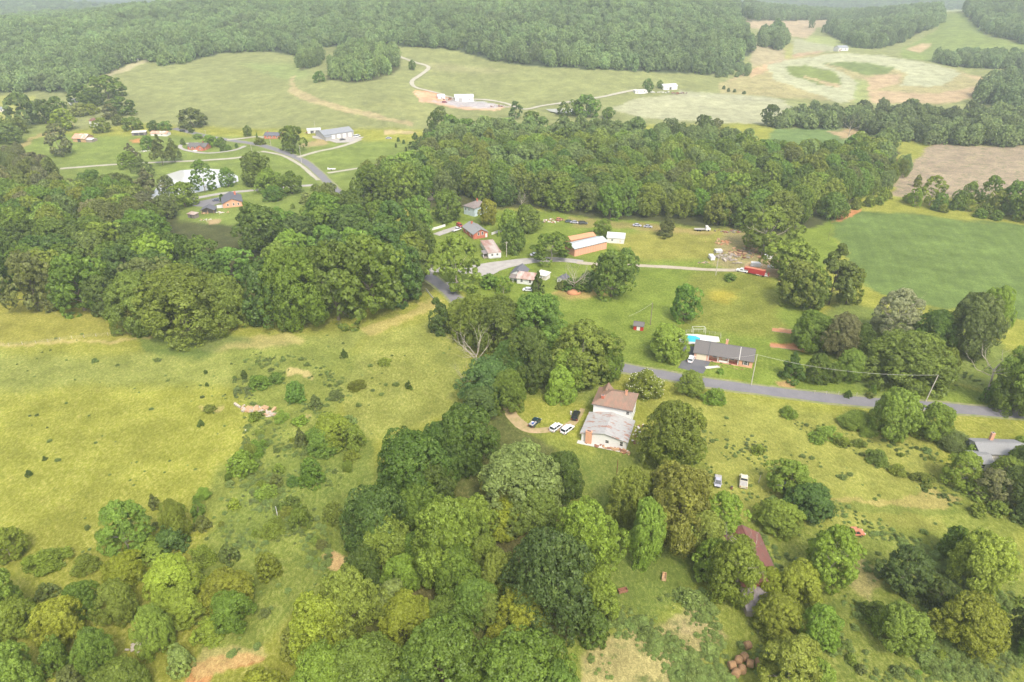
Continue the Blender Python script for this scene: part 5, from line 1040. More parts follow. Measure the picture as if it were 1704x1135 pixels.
# brick barn with pale panels and a metal roof
A, B = at(956, 427), at(1009, 414)
bb = House('barn', 'long orange brick barn with a pale metal roof at the paddock edge', 'barn', A, B, 7.5)
bb.walls('barn_panel', 4.0, gable='x', rh=1.1); bb.gable('metal_roof', 4.0, 1.1, 'x', .5)
for k in range(13):
    x = bb.L*(k+.5)/13; MB().box(x-.14, -.12, -.2, x+.14, -.003, 3.3).build('pilaster', 'brick_pink', bb.root)
    MB().box(x-.38, -.05, 3.35, x+.38, -.004, 3.75).build('opening', 'dark_trim', bb.root)
bb.door('R', 3.7, 2.4, 2.8, 'wood_grey', 'barn_door')
simple('brick_barn', 'low brick building with orange roof edge just behind the metal roofed barn', 'barn', (950, 410), (990, 402), 5, 'brick_orange', 'roof_orange', 3.2, .9, 'x', [('F', .3, 1.2, 1, .8)])
simple('white_barn', 'white curved roof shed at the right end of the orange barn', 'shed', (1010, 404), (1038, 406), 7, 'white_paint', 'metal_white', 3.0, 1.3, 'x', [('F', .3, 1.2, .9, .8)], [('F', .7, 2, 2.3, 'dull_white')])
# bungalow by the pond and its sheds
A, B = at(372, 346.5), at(404, 343)
bw = House('bungalow', 'brick bungalow with dark grey gable roof beside the pond lane', 'house', A, B, 15)
bw.walls('brick_orange', 2.8, gable='y', rh=2.1); bw.gable('shingle_dark', 2.8, 2.1, 'y', .5)
for u in (.25, .55, .8): bw.window('F', bw.L*u, 1.0, .8, 1.2)
bw.chimney(bw.L*.72, 11, 1.0, 3.6, 6.0, 'brick_red'); bw.window('L', 4, 1.0, 1.2, 1.2); bw.door('L', 7.5); bw.window('L', 11, 1.0, 1.2, 1.2); bw.window('R', 6, 1, 1, 1.2)
MB().box(-3.4, 1, -.05, -.02, 7, .12).build('patio', 'concrete', bw.root)
A, B = at(335, 357), at(357, 356)
pv_ = House('open_shed', 'open fronted brown shed with dark gable roof and clutter inside below the bungalow', 'shed', A, B, 6)
pv_.walls('roof_brown', 2.3, y0=2.2, D=3.8, gable='y', rh=1.5); pv_.gable('shingle_dark', 2.3, 1.5, 'y', .4, D=6); pv_.posts([.2, pv_.L*.5, pv_.L-.2], .2, 0, 2.4, .09, 'wood_tan')
MB().box(.6, .5, 0, 2, 1.6, .8).box(2.6, .7, 0, 3.4, 1.5, .5).build('clutter', 'wood_tan', pv_.root)
simple('lean_to_shed', 'tiny shed with a pale pinkish roof at the wood edge left of the open shed', 'shed', (313, 362), (324, 364), 3, 'roof_brown', 'trailer_roof', 2, .4, 'flat', [], [('F', .5, 1, 1.7, 'dark_trim')])
scatter_junk('patio_set', 'pale stone circle and chairs on the grass below the open shed', 'patio', at(343, 366), 9, (1.6, .8), ['dull_white', 'wood_tan'], 21, 1.0)
scatter_junk('wood_stack', 'pale pallets lying right of the open shed', 'pallets', at(369, 354), 7, (1.4, 1.2), ['dull_white', 'wood_tan'], 22, 1.3)
# red brick house in the loop drive
A, B = at(313, 249), at(343, 250)
rb = House('red_house', 'small red brick house with grey roof inside the gravel loop drive', 'house', A, B, 8.5)
rb.walls('brick_red', 2.7, gable='x', rh=1.7); rb.gable('shingle_grey', 2.7, 1.7, 'x'); rb.walls('brick_red', 2.6, x0=rb.L*.6, y0=-2.4, L=4.6, D=4.5, gable='y', rh=1.6, name='porch_wall'); rb.gable('shingle_grey', 2.6, 1.6, 'y', .3, x0=rb.L*.6, y0=-2.4, L=4.6, D=6.5, name='porch_gable')
for u in (.15, .4, .92): rb.window('F', rb.L*u, 1, 1, 1.2)
rb.window('F', rb.L*.6+2.3, 1, .9, 1.2, y0=-2.4); rb.chimney(rb.L*.68, 6.4, .8, 3, 5.2, 'brick_red'); MB().box(rb.L*.35, -4.5, -.1, rb.L*.6, -.05, .15).build('patio', 'trim_white', rb.root)
# others on the left
simple('carport', 'low open shed with a pale roof and dark front beyond the lawn', 'shed', (220, 226), (243, 225), 5, 'roof_brown', 'dull_white', 2.3, .4, 'flat', [], [('F', .3, 3, 1.8, 'dark_trim', 'opening'), ('F', .7, 3, 1.8, 'dark_trim', 'opening')])
simple('long_shed', 'low shed with orange roof just right of the open shed', 'shed', (251, 226), (278, 227), 6, 'white_paint', 'tin_orange', 2.2, 1.2, 'x', [('F', .3, .9, .8, .8), ('F', .7, .9, .8, .8)])
A, B = at(122, 236), at(143, 237)
ob = House('hay_barn', 'old barn with faded orange tin roof at the far pasture edge', 'barn', A, B, 9)
ob.walls('wood_tan', 3.0, gable='x', rh=2.4); ob.gable('tin_orange', 3.0, 2.4, 'x', .5); ob.walls('wood_grey', 1.9, x0=ob.L, y0=.5, L=5, D=6, name='lean_to_wall'); ob.shed('metal_white', ob.L-.1, .2, 5.6, 3.1, 2.1, 2.9, name='lean_to_roof'); ob.door('F', ob.L*.5, 2.6, 2.4, 'dark_trim', 'opening')
simple('tower_shed', 'small tall white shed with a dull red hipped roof among pale trees', 'shed', (150, 210), (159, 211), 4.5, 'white_paint', 'barn_roof_red', 4.2, 2.4, 'hip', [('F', .5, 2.4, .7, .8)], [('F', .3, .9, 1.9, 'dull_white')])
simple('white_farmhouse', 'white house with grey roof beneath the tall trees at the field edge', 'house', (119, 176), (148, 170), 12, 'white_paint', 'shingle_light', 3.0, 2.2, 'x', [('F', .2, 1, 1, 1.2), ('F', .5, 1, 1, 1.2), ('F', .8, 1, 1, 1.2)])
simple('field_shed', 'long grey roofed white shed in the far left field', 'shed', (-6, 187), (9, 186), 9, 'dull_white', 'metal_grey', 2.6, 1.3, 'x', [('F', .6, 1, 1, 1)])
simple('trailer_house', 'tiny white house at the forest edge on top of the field', 'house', (223, 98.5), (236, 97), 6, 'white_paint', 'dull_white', 2.8, 1.0, 'x', [('F', .3, 1, 1, 1), ('F', .7, 1, 1, 1)])
simple('white_trailer', 'long white trailer below the tiny hilltop house', 'trailer', (218, 102.5), (231, 100.5), 3, 'trim_white', 'trim_white', 2.2, .2, 'flat', [('F', .3, 1, .9, .7)])
# small brick house and the long garage
simple('small_red_house', 'small red brick house with dark roof and a tall chimney near the lane', 'house', (440, 231), (466, 230.5), 8, 'brick_red', 'shingle_dark', 2.7, 1.6, 'x', [('F', .2, 1, .9, 1.2), ('F', .5, 1, .9, 1.2), ('F', .8, 1, .9, 1.2)], [], [(.15, .5, .8, .7, 'brick_red')])
A, B = at(540, 233.5), at(589, 227)
lg = House('long_garage', 'long grey garage building with white bay doors and a pale yard', 'garage', A, B, 15)
lg.walls('grey_wall', 4.2, gable='x', rh=2.3); lg.gable('metal_grey', 4.2, 2.3, 'x', .4)
for k in range(4): lg.door('F', lg.L*(.3+.19*k), lg.L*.11, 3.3, 'trim_white', 'garage_door')
lg.window('F', lg.L*.1, 1.2, 1.2, 1.2); lg.walls('grey_wall', 2.9, x0=-.2, y0=-3, L=lg.L*.2, D=2.98, name='porch_wall'); lg.shed('metal_grey', -.4, -3.3, lg.L*.2+.5, 3.28, 3.05, 3.7)
simple('equipment_shed', 'white open shed and machinery just left of the long garage', 'shed', (512, 222.5), (534, 221), 5, 'dull_white', 'metal_white', 2.4, .6, 'flat', [], [('F', .35, 2.5, 1.9, 'dark_trim', 'opening'), ('F', .75, 2.2, 1.9, 'dark_trim', 'opening')])
scatter_junk('farm_machinery', 'jumble of dark farm machinery beside the white open shed', 'machinery', at(524, 221), 14, (3.5, 1.6), ['junk_grey', 'junk_rust'], 31, 2.0, 0, .8)
simple('chimney_house', 'small house with grey and orange gable roof beside the pointed conifer', 'house', (705, 244), (729, 245), 8, 'grey_wall', 'shingle_dark', 2.8, 1.9, 'x', [('F', .25, 1, 1, 1.2)], [], [(.12, .3, .9, 1.2, 'brick_red')])
simple('white_shed', 'small white shed near the creek above the chimney house', 'shed', (704, 224), (713, 224.5), 5, 'white_paint', 'metal_white', 2.5, 1.2, 'y', [('F', .5, 1, .9, .8)])
# the white workshop on the hill field
simple('workshop', 'big white metal workshop on the grey yard below the hill field', 'workshop', (757, 168), (788, 169), 13, 'trim_white', 'metal_white', 4.0, 1.9, 'x', [('F', .8, 1.2, 1, 1)], [('F', .3, 3.4, 3, 'grey_wall', 'garage_door')])
simple('white_garage', 'smaller white building left of the big white workshop', 'shed', (729, 164.5), (741, 165.5), 7, 'trim_white', 'metal_white', 3.0, 1.3, 'x', [('F', .5, 1, 1, 1)])
scatter_junk('machinery_row', 'dark and red machines parked between the two white workshop buildings', 'machinery', at(744, 166), 14, (3.5, 2.5), ['junk_grey', 'junk_rust'], 33, 2.4, 0, .9)
scatter_junk('scrap_row', 'red scrap lying at the right end of the workshop yard', 'scrap', at(828, 177), 10, (3.5, 1.5), ['junk_rust', 'junk_grey'], 34, 2.0, 0, .8)
simple('mobile_office', 'long white mobile home beside a dark tree at the pale field', 'mobile home', (1057, 156), (1076, 155.5), 5, 'trim_white', 'dull_white', 3.0, .3, 'flat', [('F', .2, 1.3, .9, .9), ('F', .5, 1.3, .9, .9), ('F', .8, 1.3, .9, .9)])
simple('metal_barn', 'white metal barn at the top of the pale crop field', 'barn', (1104, 150), (1127, 149), 9, 'trim_white', 'metal_white', 3.8, 1.6, 'x', [('F', .3, 1.2, .9, .8)], [('F', .5, 2.4, 2.6, 'dark_trim', 'opening')])
scatter_junk('brush_pile', 'dark brush pile right of the white metal barn', 'brush pile', at(1126, 156), 16, (3.4, 1.6), ['junk_rust', 'wood_grey'], 35, 2.4, 0, .9)
scatter_junk('pale_rubble', 'pale rubble and vans between the mobile home and the metal barn', 'rubble', at(1091, 154), 14, (5.0, 2.0), ['dull_white', 'trim_white'], 36, 2.6, 0, .6)
simple('ridge_house', 'white house standing alone on the pale striped ridge field', 'house', (1395, 85.5), (1411, 84.5), 10, 'trim_white', 'metal_grey', 4.2, 2.2, 'x', [('F', .3, 1.4, 1.2, 1.6), ('F', .7, 1.4, 1.2, 1.6)], [('F', .15, 1.6, 2.2, 'barn_red')])
simple('distant_plant', 'long pale industrial building far away on the hazy horizon', 'building', (1520, 12), (1552, 11.5), 60, 'trim_white', 'metal_white', 9, 2, 'x', [('F', .5, 3, 6, 2)])
# grey house at the right edge
A, B = at(1622, 783), at(1648, 784)
gh = House('grey_house', 'grey roofed white house half hidden in shrubs at the right edge', 'house', A, B, 5)
gh.walls('dull_white', 2.6, gable='x', rh=.9); gh.gable('shingle_light', 2.6, .9, 'x', .4)
gh.walls('dull_white', 2.7, x0=gh.L-1, y0=4.2, L=12, D=6.5, gable='x', rh=1.2, name='rear_wall'); gh.gable('shingle_light', 2.7, 1.2, 'x', .4, x0=gh.L-1, y0=4.2, L=12, D=6.5, name='rear_roof')
gh.window('F', 1.6, .9, .9, 1.1); gh.door('F', 3.4, .9, 2.0, 'trim_white'); gh.window('L', 5.4+2, 1.0, 1.0, 1.2, x0=gh.L-1, y0=0); gh.chimney(gh.L+4.4, 9.9, .8, 3, 5.4, 'brick_orange')
# red roofed barn among the trees at the lower right
A, B = at_z(1238, 975, 3.2), at_z(1300, 975, 3.2); A.z = B.z = 0
rbn = House('old_barn', 'old wooden barn with rusty red metal roof hidden among trees', 'barn', A, B, 15)
rbn.walls('barn_red', 3.2, gable='y', rh=2.2, D=15); rbn.gable('barn_roof_red', 3.2, 2.2, 'y', .5, D=15)
rbn.door('F', rbn.L*.5, 2.8, 2.6, 'dark_trim', 'opening'); rbn.window('L', 4, 1.2, .9, .9, trim='wood_grey'); rbn.window('L', 9, 1.2, .9, .9, trim='wood_grey')
rbn.walls('wood_grey', 2.0, x0=-.6, y0=-5.0, L=5.2, D=4.9, name='lean_to_wall'); rbn.shed('tin_weathered', -.9, -5.4, 5.8, 5.3, 2.1, 3.1, name='lean_to_roof')
# ------------------------------------------------------------ vehicles
def place_dir(px, py, px2, py2):
    a = at(px, py); b = at(px2, py2); return a, math.atan2(b.y-a.y, b.x-a.x)
def vehicle(name, label, cat, pos, head, paintm, style='suv', L=4.7, Wd=1.9, group=None, glassm='car_glass', parts=True):
    p, yaw = place_dir(*pos, *head); e = empty(name, p, yaw); tag(e, label, cat, group)
    hw = Wd/2; f, r = L/2, -L/2; low = {'suv': .35, 'sedan': .25, 'pickup': .42, 'van': .35}[style]; belt = {'suv': 1.02, 'sedan': .88, 'pickup': 1.08, 'van': 1.05}[style]; top = {'suv': 1.72, 'sedan': 1.43, 'pickup': 1.82, 'van': 2.0}[style]
    def ring(x, zt, k=1.0, zb=None):
        zb = low if zb is None else zb; w = hw*k
        return [(x, -w*.9, zb), (x, w*.9, zb), (x, w, zb+.18), (x, w, zt-.16), (x, w*.93, zt-.03), (x, w*.6, zt+.02), (x, -w*.6, zt+.02), (x, -w*.93, zt-.03), (x, -w, zt-.16), (x, -w, zb+.18)]
    hood = belt-.10; body = MB()
    st = [(r, belt-.25, .86), (r+.08, belt-.05, .93), (r+.5, belt, 1), (-.3, belt, 1), (f-1.35 if style != 'van' else f-.9, belt, 1), (f-.6, hood, .98), (f-.12, hood-.12, .9), (f, hood-.32, .82)]
    if style == 'pickup': st[0] = (r, belt-.03, .97); st[1] = (r+.05, belt-.03, .98)
    body.loft([ring(x, z, k) for x, z, k in st])
    bo = body.build('body', paintm, e, smooth=False, bevel=.03)
    # cabin
    c0 = {'suv': r+.12, 'sedan': r+.75, 'pickup': -.35, 'van': r+.08}[style]; c1 = {'suv': r+.45, 'sedan': r+1.35, 'pickup': -.2, 'van': r+.2}[style]
    c2 = {'suv': .55, 'sedan': .45, 'pickup': .95, 'van': f-1.5}[style]; c3 = {'suv': 1.3, 'sedan': 1.2, 'pickup': 1.65, 'van': f-.9}[style]
    def cr(x, z, k): return [(x, -hw*k, z), (x, hw*k, z)]
    zg = belt-.02; zt = top-.10
    MB().poly([(c0, -hw*.93, zg), (c0, hw*.93, zg), (c3, hw*.93, zg), (c3, -hw*.93, zg), (c1, -hw*.76, zt), (c1, hw*.76, zt), (c2, hw*.76, zt), (c2, -hw*.76, zt)],
              [(0, 1, 2, 3), (4, 7, 6, 5), (0, 3, 7, 4), (1, 5, 6, 2), (0, 4, 5, 1), (3, 2, 6, 7)]).build('windows', glassm, e)
    ro = MB().slab([(c1-.06, -hw*.78, zt+.08), (c2+.05, -hw*.78, zt+.08), (c2+.05, hw*.78, zt+.08), (c1-.06, hw*.78, zt+.08)], .09)
    for sg in (-1, 1):
        for (xa, xb) in ((c0, c1), (c3, c2), ((c0+c3)/2-.15, (c1+c2)/2-.1)):
            ro.tube((xa, sg*hw*.935, zg), (xb, sg*hw*.765, zt+.02), .06, .05, 5)
    ro.build('roof', paintm, e, bevel=.02)
    if style == 'pickup':
        bd = MB(); zf = low+.32; bd.box(r+.12, -hw*.84, belt-.02, c0-.18, hw*.84, belt+.045); bd.build('truck_bed', 'flatbed', e)
    wx = (f-.95, r+.95)
    for x in wx:
        for sg in (-1, 1):
            w = MB().tube((x, sg*(hw-.24), .35), (x, sg*(hw+.015), .35), .36, .36, 14).build('wheel', 'black_rubber', e)
            MB().tube((x, sg*(hw+.016), .35), (x, sg*(hw+.03), .35), .21, .17, 10).build('rim', 'chrome', w)
    for sg in (-1, 1):
        MB().box(f-.14, sg*hw*.66-.2, hood-.30, f+.02, sg*hw*.66+.2, hood-.14).build('headlight', 'lamp_glass', e)
        MB().box(r-.02, sg*hw*.78-.12, belt-.42, r+.06, sg*hw*.78+.12, belt-.16).build('tail_light', 'tail_glass', e)
        MB().box(c3-.25, sg*(hw+.10)-.09, belt-.02, c3-.05, sg*(hw+.10)+.09, belt+.14).build('mirror', paintm, e)
    MB().box(f-.05, -hw*.7, low, f+.06, hw*.7, low+.22).build('bumper', 'dark_trim', e); return e
G1 = 'cars parked at the old farmhouse'
vehicle('parked_pickup', 'dark teal open-bed pickup loaded with white and blue bags', 'pickup', (890, 706), (898, 699), 'car_teal', 'pickup', 4.8, 1.85, G1)
q = at(887, 709)
scatter_junk('bag_load', 'white and blue bags lying in the dark teal pickup bed', 'bags', Vector((q.x, q.y, 1.12)), 6, (.4, .4), ['dull_white', 'blue_tarp'], 41, .7, .8, .5)
vehicle('parked_car', 'white car parked on grass, left of the two white cars', 'car', (925, 714), (932, 709), 'car_white', 'suv', 4.4, 1.85, G1)
vehicle('parked_car', 'white sport utility car with black roof rails, nearest the farmhouse chimney', 'car', (944, 717), (952, 711), 'car_white', 'suv', 4.8, 1.95, G1)
vehicle('parked_car', 'black sport utility car parked beside the standing person', 'car', (958, 694), (961, 686), 'car_black', 'suv', 4.9, 1.95, G1)
vehicle('parked_car', 'white car parked on the asphalt driveway before the garage door', 'car', (1150, 600), (1153, 594), 'car_white', 'suv', 4.6, 1.85)
vehicle('derelict_car', 'faded pale blue derelict car with dark rear in the tall grass', 'car', (1194, 804), (1193.5, 812), 'car_faded', 'pickup', 4.3, 1.75, None)
vehicle('derelict_truck', 'cream derelict pickup with an empty bed standing in the grass', 'pickup', (1237, 804), (1237.5, 796), 'truck_cream', 'pickup', 5.2, 2.05)
vehicle('wrecked_truck', 'rusted orange wrecked pickup with a broken windscreen in the meadow', 'pickup', (1417, 890), (1436, 889), 'truck_orange', 'pickup', 5.6, 2.0)
vehicle('blue_vehicle', 'blue and black off-road vehicle beneath a light green tree', 'vehicle', (1301, 814), (1306, 814), 'car_blue', 'pickup', 3.4, 1.5)
vehicle('parked_car', 'white car parked at the far end of the gravel driveway', 'car', (891, 425.5), (900, 425), 'car_white', 'sedan', 4.9, 1.85)
vehicle('parked_car', 'dark red car beside the pale grey roofed brick house', 'car', (765, 377), (770, 380), 'bright_red', 'suv', 4.8, 1.9)
vehicle('parked_truck', 'white pickup on the drive in front of the red car', 'pickup', (760, 384), (772, 380), 'car_white', 'pickup', 5.4, 1.95)
vehicle('parked_car', 'black car at the wood edge behind the barn', 'car', (970, 373), (978, 373), 'car_black', 'suv', 4.8, 1.9, 'old cars along the wood edge')
vehicle('parked_car', 'grey car just left of the black car at the wood edge', 'car', (956, 371.5), (962, 372), 'car_silver', 'sedan', 4.5, 1.8, 'old cars along the wood edge')
vehicle('parked_car', 'dark teal car half in the brush at the wood edge', 'car', (947, 370), (953, 370), 'car_teal', 'sedan', 4.5, 1.8, 'old cars along the wood edge')
vehicle('farm_tractor', 'small orange machine standing left of the old cars', 'tractor', (930, 367.5), (936, 367.5), 'truck_orange', 'suv', 3.0, 1.5, 'old cars along the wood edge')
vehicle('parked_car', 'pale car partly hidden behind a cedar at the wood edge', 'car', (1078, 378.5), (1084, 379), 'car_silver', 'sedan', 4.5, 1.8, 'old cars along the wood edge')
vehicle('parked_car', 'faded whitish car in the shade left of the cedar', 'car', (1060, 376.5), (1066, 377), 'car_faded', 'sedan', 4.5, 1.8, 'old cars along the wood edge')
vehicle('parked_car', 'dark blue car beside the brick bungalow', 'car', (361, 334.5), (370, 334), 'car_blue', 'sedan', 4.7, 1.85)
vehicle('parked_car', 'dark car in front of the long garage doors', 'car', (570, 233.5), (577, 233), 'car_black', 'sedan', 4.6, 1.85)
vehicle('parked_car', 'white van on the road verge near the pale lane junction', 'van', (594, 228), (604, 225), 'car_white', 'van', 6.0, 2.1)
vehicle('parked_car', 'dark car on the far road near the large lone oak', 'car', (304, 219.5), (312, 220.5), 'car_black', 'suv', 4.8, 1.9)
vehicle('parked_car', 'small white van at the creek beside the white shed', 'van', (720, 224.5), (728, 224.5), 'car_white', 'sedan', 5.0, 1.9)
vehicle('parked_car', 'red car parked in front of the big white workshop', 'car', (740, 171), (746, 171), 'bright_red', 'suv', 5, 2.0)
vehicle('parked_car', 'grey car standing alone on the lawn left of the pointed conifer', 'car', (647, 231), (653, 231), 'car_silver', 'sedan', 4.8, 1.9)
vehicle('parked_car', 'white boat-like trailer beside the cottage front lawn', 'trailer', (881, 484), (890, 484.5), 'car_white', 'sedan', 5.6, 1.9)
# flatbed truck at the wood edge and the red trailer rig
def flat_truck(name, label, pos, head, mat, L=8):
    p, y = place_dir(*pos, *head); e = empty(name, p, y); tag(e, label, 'truck')
    MB().box(-L/2, -1.1, .9, L*.2, 1.1, 1.1).build('flatbed', 'flatbed', e)
    MB().loft([[(x, -1.05, .5), (x, 1.05, .5), (x, 1.05, z), (x, .9, z+.1), (x, -.9, z+.1), (x, -1.05, z)] for x, z in ((L*.22, 2.4), (L*.36, 2.45), (L*.41, 1.6), (L*.5, 1.4))]).build('cab', mat, e, bevel=.04)
    MB().box(L*.36, -.85, 1.65, L*.405, .85, 2.2).build('windscreen', 'car_glass', e)
    for x in (-L*.3, -L*.15, L*.38):
        for s in (-1, 1): MB().tube((x, s*.8, .45), (x, s*1.12, .45), .45, .45, 12).build('wheel', 'black_rubber', e)
    return e
flat_truck('flatbed_truck', 'old flatbed truck with a white cab parked at the wood edge', (1168, 384), (1180, 384), 'trim_white')
p, y = place_dir(1252, 456, 1232, 452)
e = empty('semi_truck', p, y); e.scale = (.84, .84, .84); tag(e, 'red gooseneck trailer hitched to a white pickup truck on the farm lane', 'truck and trailer')
tr = MB().box(-6.2, -1.25, .75, 2.1, 1.25, 3.3).box(2.1, -1.2, 2.1, 4.2, 1.2, 3.3).build('trailer_body', 'bright_red', e, bevel=.06)
MB().box(-6.1, -1.15, 3.302, 4.1, 1.15, 3.36).build('trailer_roof', 'truck_orange', e)
for x in (-3.4, -2.4):
    for s in (-1, 1): w = MB().tube((x, s*.95, .42), (x, s*1.28, .42), .42, .42, 12).build('wheel', 'black_rubber', e); MB().tube((x, s*1.281, .42), (x, s*1.3, .42), .22, .2, 10).build('rim', 'chrome', w)
MB().loft([[(x, -.98, .5), (x, .98, .5), (x, .98, z), (x, .8, z+.12), (x, -.8, z+.12), (x, -.98, z)] for x, z in ((2.4, 1.1), (4.5, 1.15), (4.55, 1.9), (6.2, 1.95), (6.9, 1.25), (8.1, 1.1), (8.3, .9))]).build('cab', 'car_white', e, bevel=.04)
MB().poly([(6.25, -.75, 1.98), (6.25, .75, 1.98), (6.95, .8, 1.33), (6.95, -.8, 1.33)], [(0, 1, 2, 3)]).build('windscreen', 'car_glass', e)
for s in (-1, 1):
    MB().box(4.8, s*.99-.015, 1.3, 6.2, s*.99+.015, 1.85).build('side_window', 'car_glass', e); MB().box(8.2, s*.7-.15, .85, 8.34, s*.7+.15, 1.02).build('headlight', 'lamp_glass', e)
    for x in (3.4, 7.2): MB().tube((x, s*.72, .4), (x, s*1.02, .4), .4, .4, 12).build('wheel', 'black_rubber', e)
e2, y2 = place_dir(1268, 459, 1256, 457)
e = empty('flat_trailer', e2, y2); tag(e, 'small flat trailer with pale load and red tail panel behind the red trailer', 'trailer')
MB().box(-2.6, -1.1, .5, 2.4, 1.1, .7).build('deck', 'dull_white', e); MB().box(-1.6, -.8, .71, 1.8, .8, 1.3).build('load', 'junk_grey', e); MB().box(-2.7, -1.1, .7, -2.4, 1.1, 1.8).build('tailgate', 'bright_red', e)
for s in (-1, 1): MB().tube((-.5, s*1.0, .35), (-.5, s*1.25, .35), .35, .35, 12).build('wheel', 'black_rubber', e)
def boxy(name, label, cat, px, py, dims, mat, yaw=0, lid=None, group=None):
    e = empty(name, at(px, py), yaw); tag(e, label, cat, group); a, b, h = dims
    MB().box(-a/2, -b/2, .15, a/2, b/2, h).build('body', mat, e, bevel=.05); MB().box(-a/2-.05, -b/2-.05, h+.002, a/2+.05, b/2+.05, h+.1).build('lid', lid or mat, e)
    for x in (-a*.35, a*.35): MB().box(x-.12, -b/2+.02, -.05, x+.12, b/2-.02, .148).build('skid', 'wood_grey', e)
    return e
boxy('camper_shell', 'upright white tank standing left of the debris pile', 'tank', 1184, 431, (1.9, 4.2, 1.6), 'white_paint', .05)
boxy('skip', 'square grey container with a pale lid above the white tank', 'container', 1195, 420, (3.2, 2.6, 1.3), 'junk_grey', .1, 'dull_white')
boxy('fuel_tank', 'white twin tank beside the red trailer', 'tank', 1257, 443, (4.0, 2.2, 1.7), 'white_paint', -.2)
boxy('white_van_body', 'white box among the leaves right of the debris pile', 'box', 1278, 432, (3.2, 2.4, 2.2), 'white_paint', .2)
scatter_junk('greenhouse_frame', 'white plastic sheets and scrap below the tree right of the red trailer', 'scrap', at(1292, 444), 7, (4.0, 1.6), ['dull_white', 'junk_grey'], 51, 2.2)
scatter_junk('log_pile', 'heap of grey logs and stumps beside the farm lane', 'log pile', at(1211, 432), 18, (1.6, 4.0), ['dead_wood', 'wood_grey'], 52, 2.6, .3, .5)
scatter_junk('brush_heap', 'long brown brush heap below the big pale trunked tree', 'brush heap', at(1235, 420), 34, (6.5, 3.2), ['wood_tan', 'junk_rust', 'wood_grey'], 53, 1.9, .5, .4)
scatter_junk('rubble_mound', 'small round rubble mound at the lane edge', 'rubble', at(1174, 438), 12, (1.6, .8), ['wood_tan', 'wood_grey'], 54, .9)
scatter_junk('earth_heap', 'heap of reddish clods at the top left of the debris pile', 'earth heap', at(1203, 404), 20, (2.6, 1.8), ['wood_tan', 'orange_clay'], 55, 1.5)
scatter_junk('brush_heap', 'brown brush heap at the trunk of the big pale trunked tree', 'brush heap', at(1272, 427), 20, (3.0, 1.6), ['wood_tan', 'junk_rust'], 56, 1.6)
scatter_junk('scrap_row', 'rusty scrap along the shaded wood edge right of the flatbed truck', 'scrap', at(1212, 386), 14, (4.0, .8), ['junk_rust', 'wood_grey'], 57, 1.8)
scatter_junk('scrap_row', 'pinkish debris on bare earth at the left end of the wood edge', 'scrap', at(913, 368), 16, (4.0, 1.6), ['wood_tan', 'dull_white', 'junk_rust'], 58, 1.5)
scatter_junk('fallen_tree', 'bleached fallen log and broken wood lying in the meadow', 'fallen tree', at(436, 686), 26, (3.6, .8), ['dead_wood', 'wood_tan'], 59, 2.6, -.35, .3)
scatter_junk('stone_block', 'tiny white stone in the meadow below the fallen log', 'stone', at(410, 717), 2, (.2, .2), ['dull_white'], 60, .8)
scatter_junk('brush_heap', 'pale dead twigs in the scrub at the lower left', 'twigs', at(232, 1078), 18, (1.2, .9), ['dead_wood'], 61, 1.5)
scatter_junk('stone_block', 'pale stone ring on grass beside the pine stand', 'stones', at(241, 252), 12, (2.0, 1.2), ['dull_white', 'junk_grey'], 62, 1.4)
scatter_junk('building_ruin', 'grey stones and red earth showing between the big dark trees', 'rubble', at(795, 905), 14, (1.4, 1.4), ['junk_grey', 'junk_rust'], 63, 1.6)

# root ball and mound under the half bare tree
g = at(955, 488); e = empty('clay_mound', g); tag(e, 'mound of bright orange clay at the foot of the uprooted tree', 'mound')
mb = MB(); rn = random.Random(9); rings = []
for j in range(6):
    t = j/5; R_ = 3.0*math.cos(t*math.pi/2)**.8+.05; rings.append([((R_+rn.uniform(-.25, .25))*math.cos(a), (R_*.7+rn.uniform(-.2, .2))*math.sin(a), 1.5*math.sin(t*math.pi/2)-.05) for a in [2*math.pi*i/16 for i in range(16)]])
mb.loft(rings).build('soil', 'orange_clay', e, smooth=True)
for (pts_, nm, lb) in (([(1281, 577), (1344, 585), (1343, 580), (1282, 572)], 'garden_bed', 'long bed of bare orange soil right of the ranch house'), ([(1284, 551), (1320, 556), (1319, 551), (1285, 546)], 'garden_bed', 'short bed of bare soil with dark edging near the brownish tree')):
    P = [at(*q) for q in pts_]; c = sum(P, Vector())/4; e = empty(nm, c); tag(e, lb, 'garden bed')
    MB().loft([[tuple(q-c+Vector((0, 0, -.05))) for q in P], [tuple((q-c)*.96+Vector((0, 0, .16))) for q in P]]).build('soil', 'orange_clay', e)
    MB().tube(P[0]-c, P[1]-c, .09).tube(P[3]-c, P[2]-c, .09).build('edging', 'wood_grey', e)

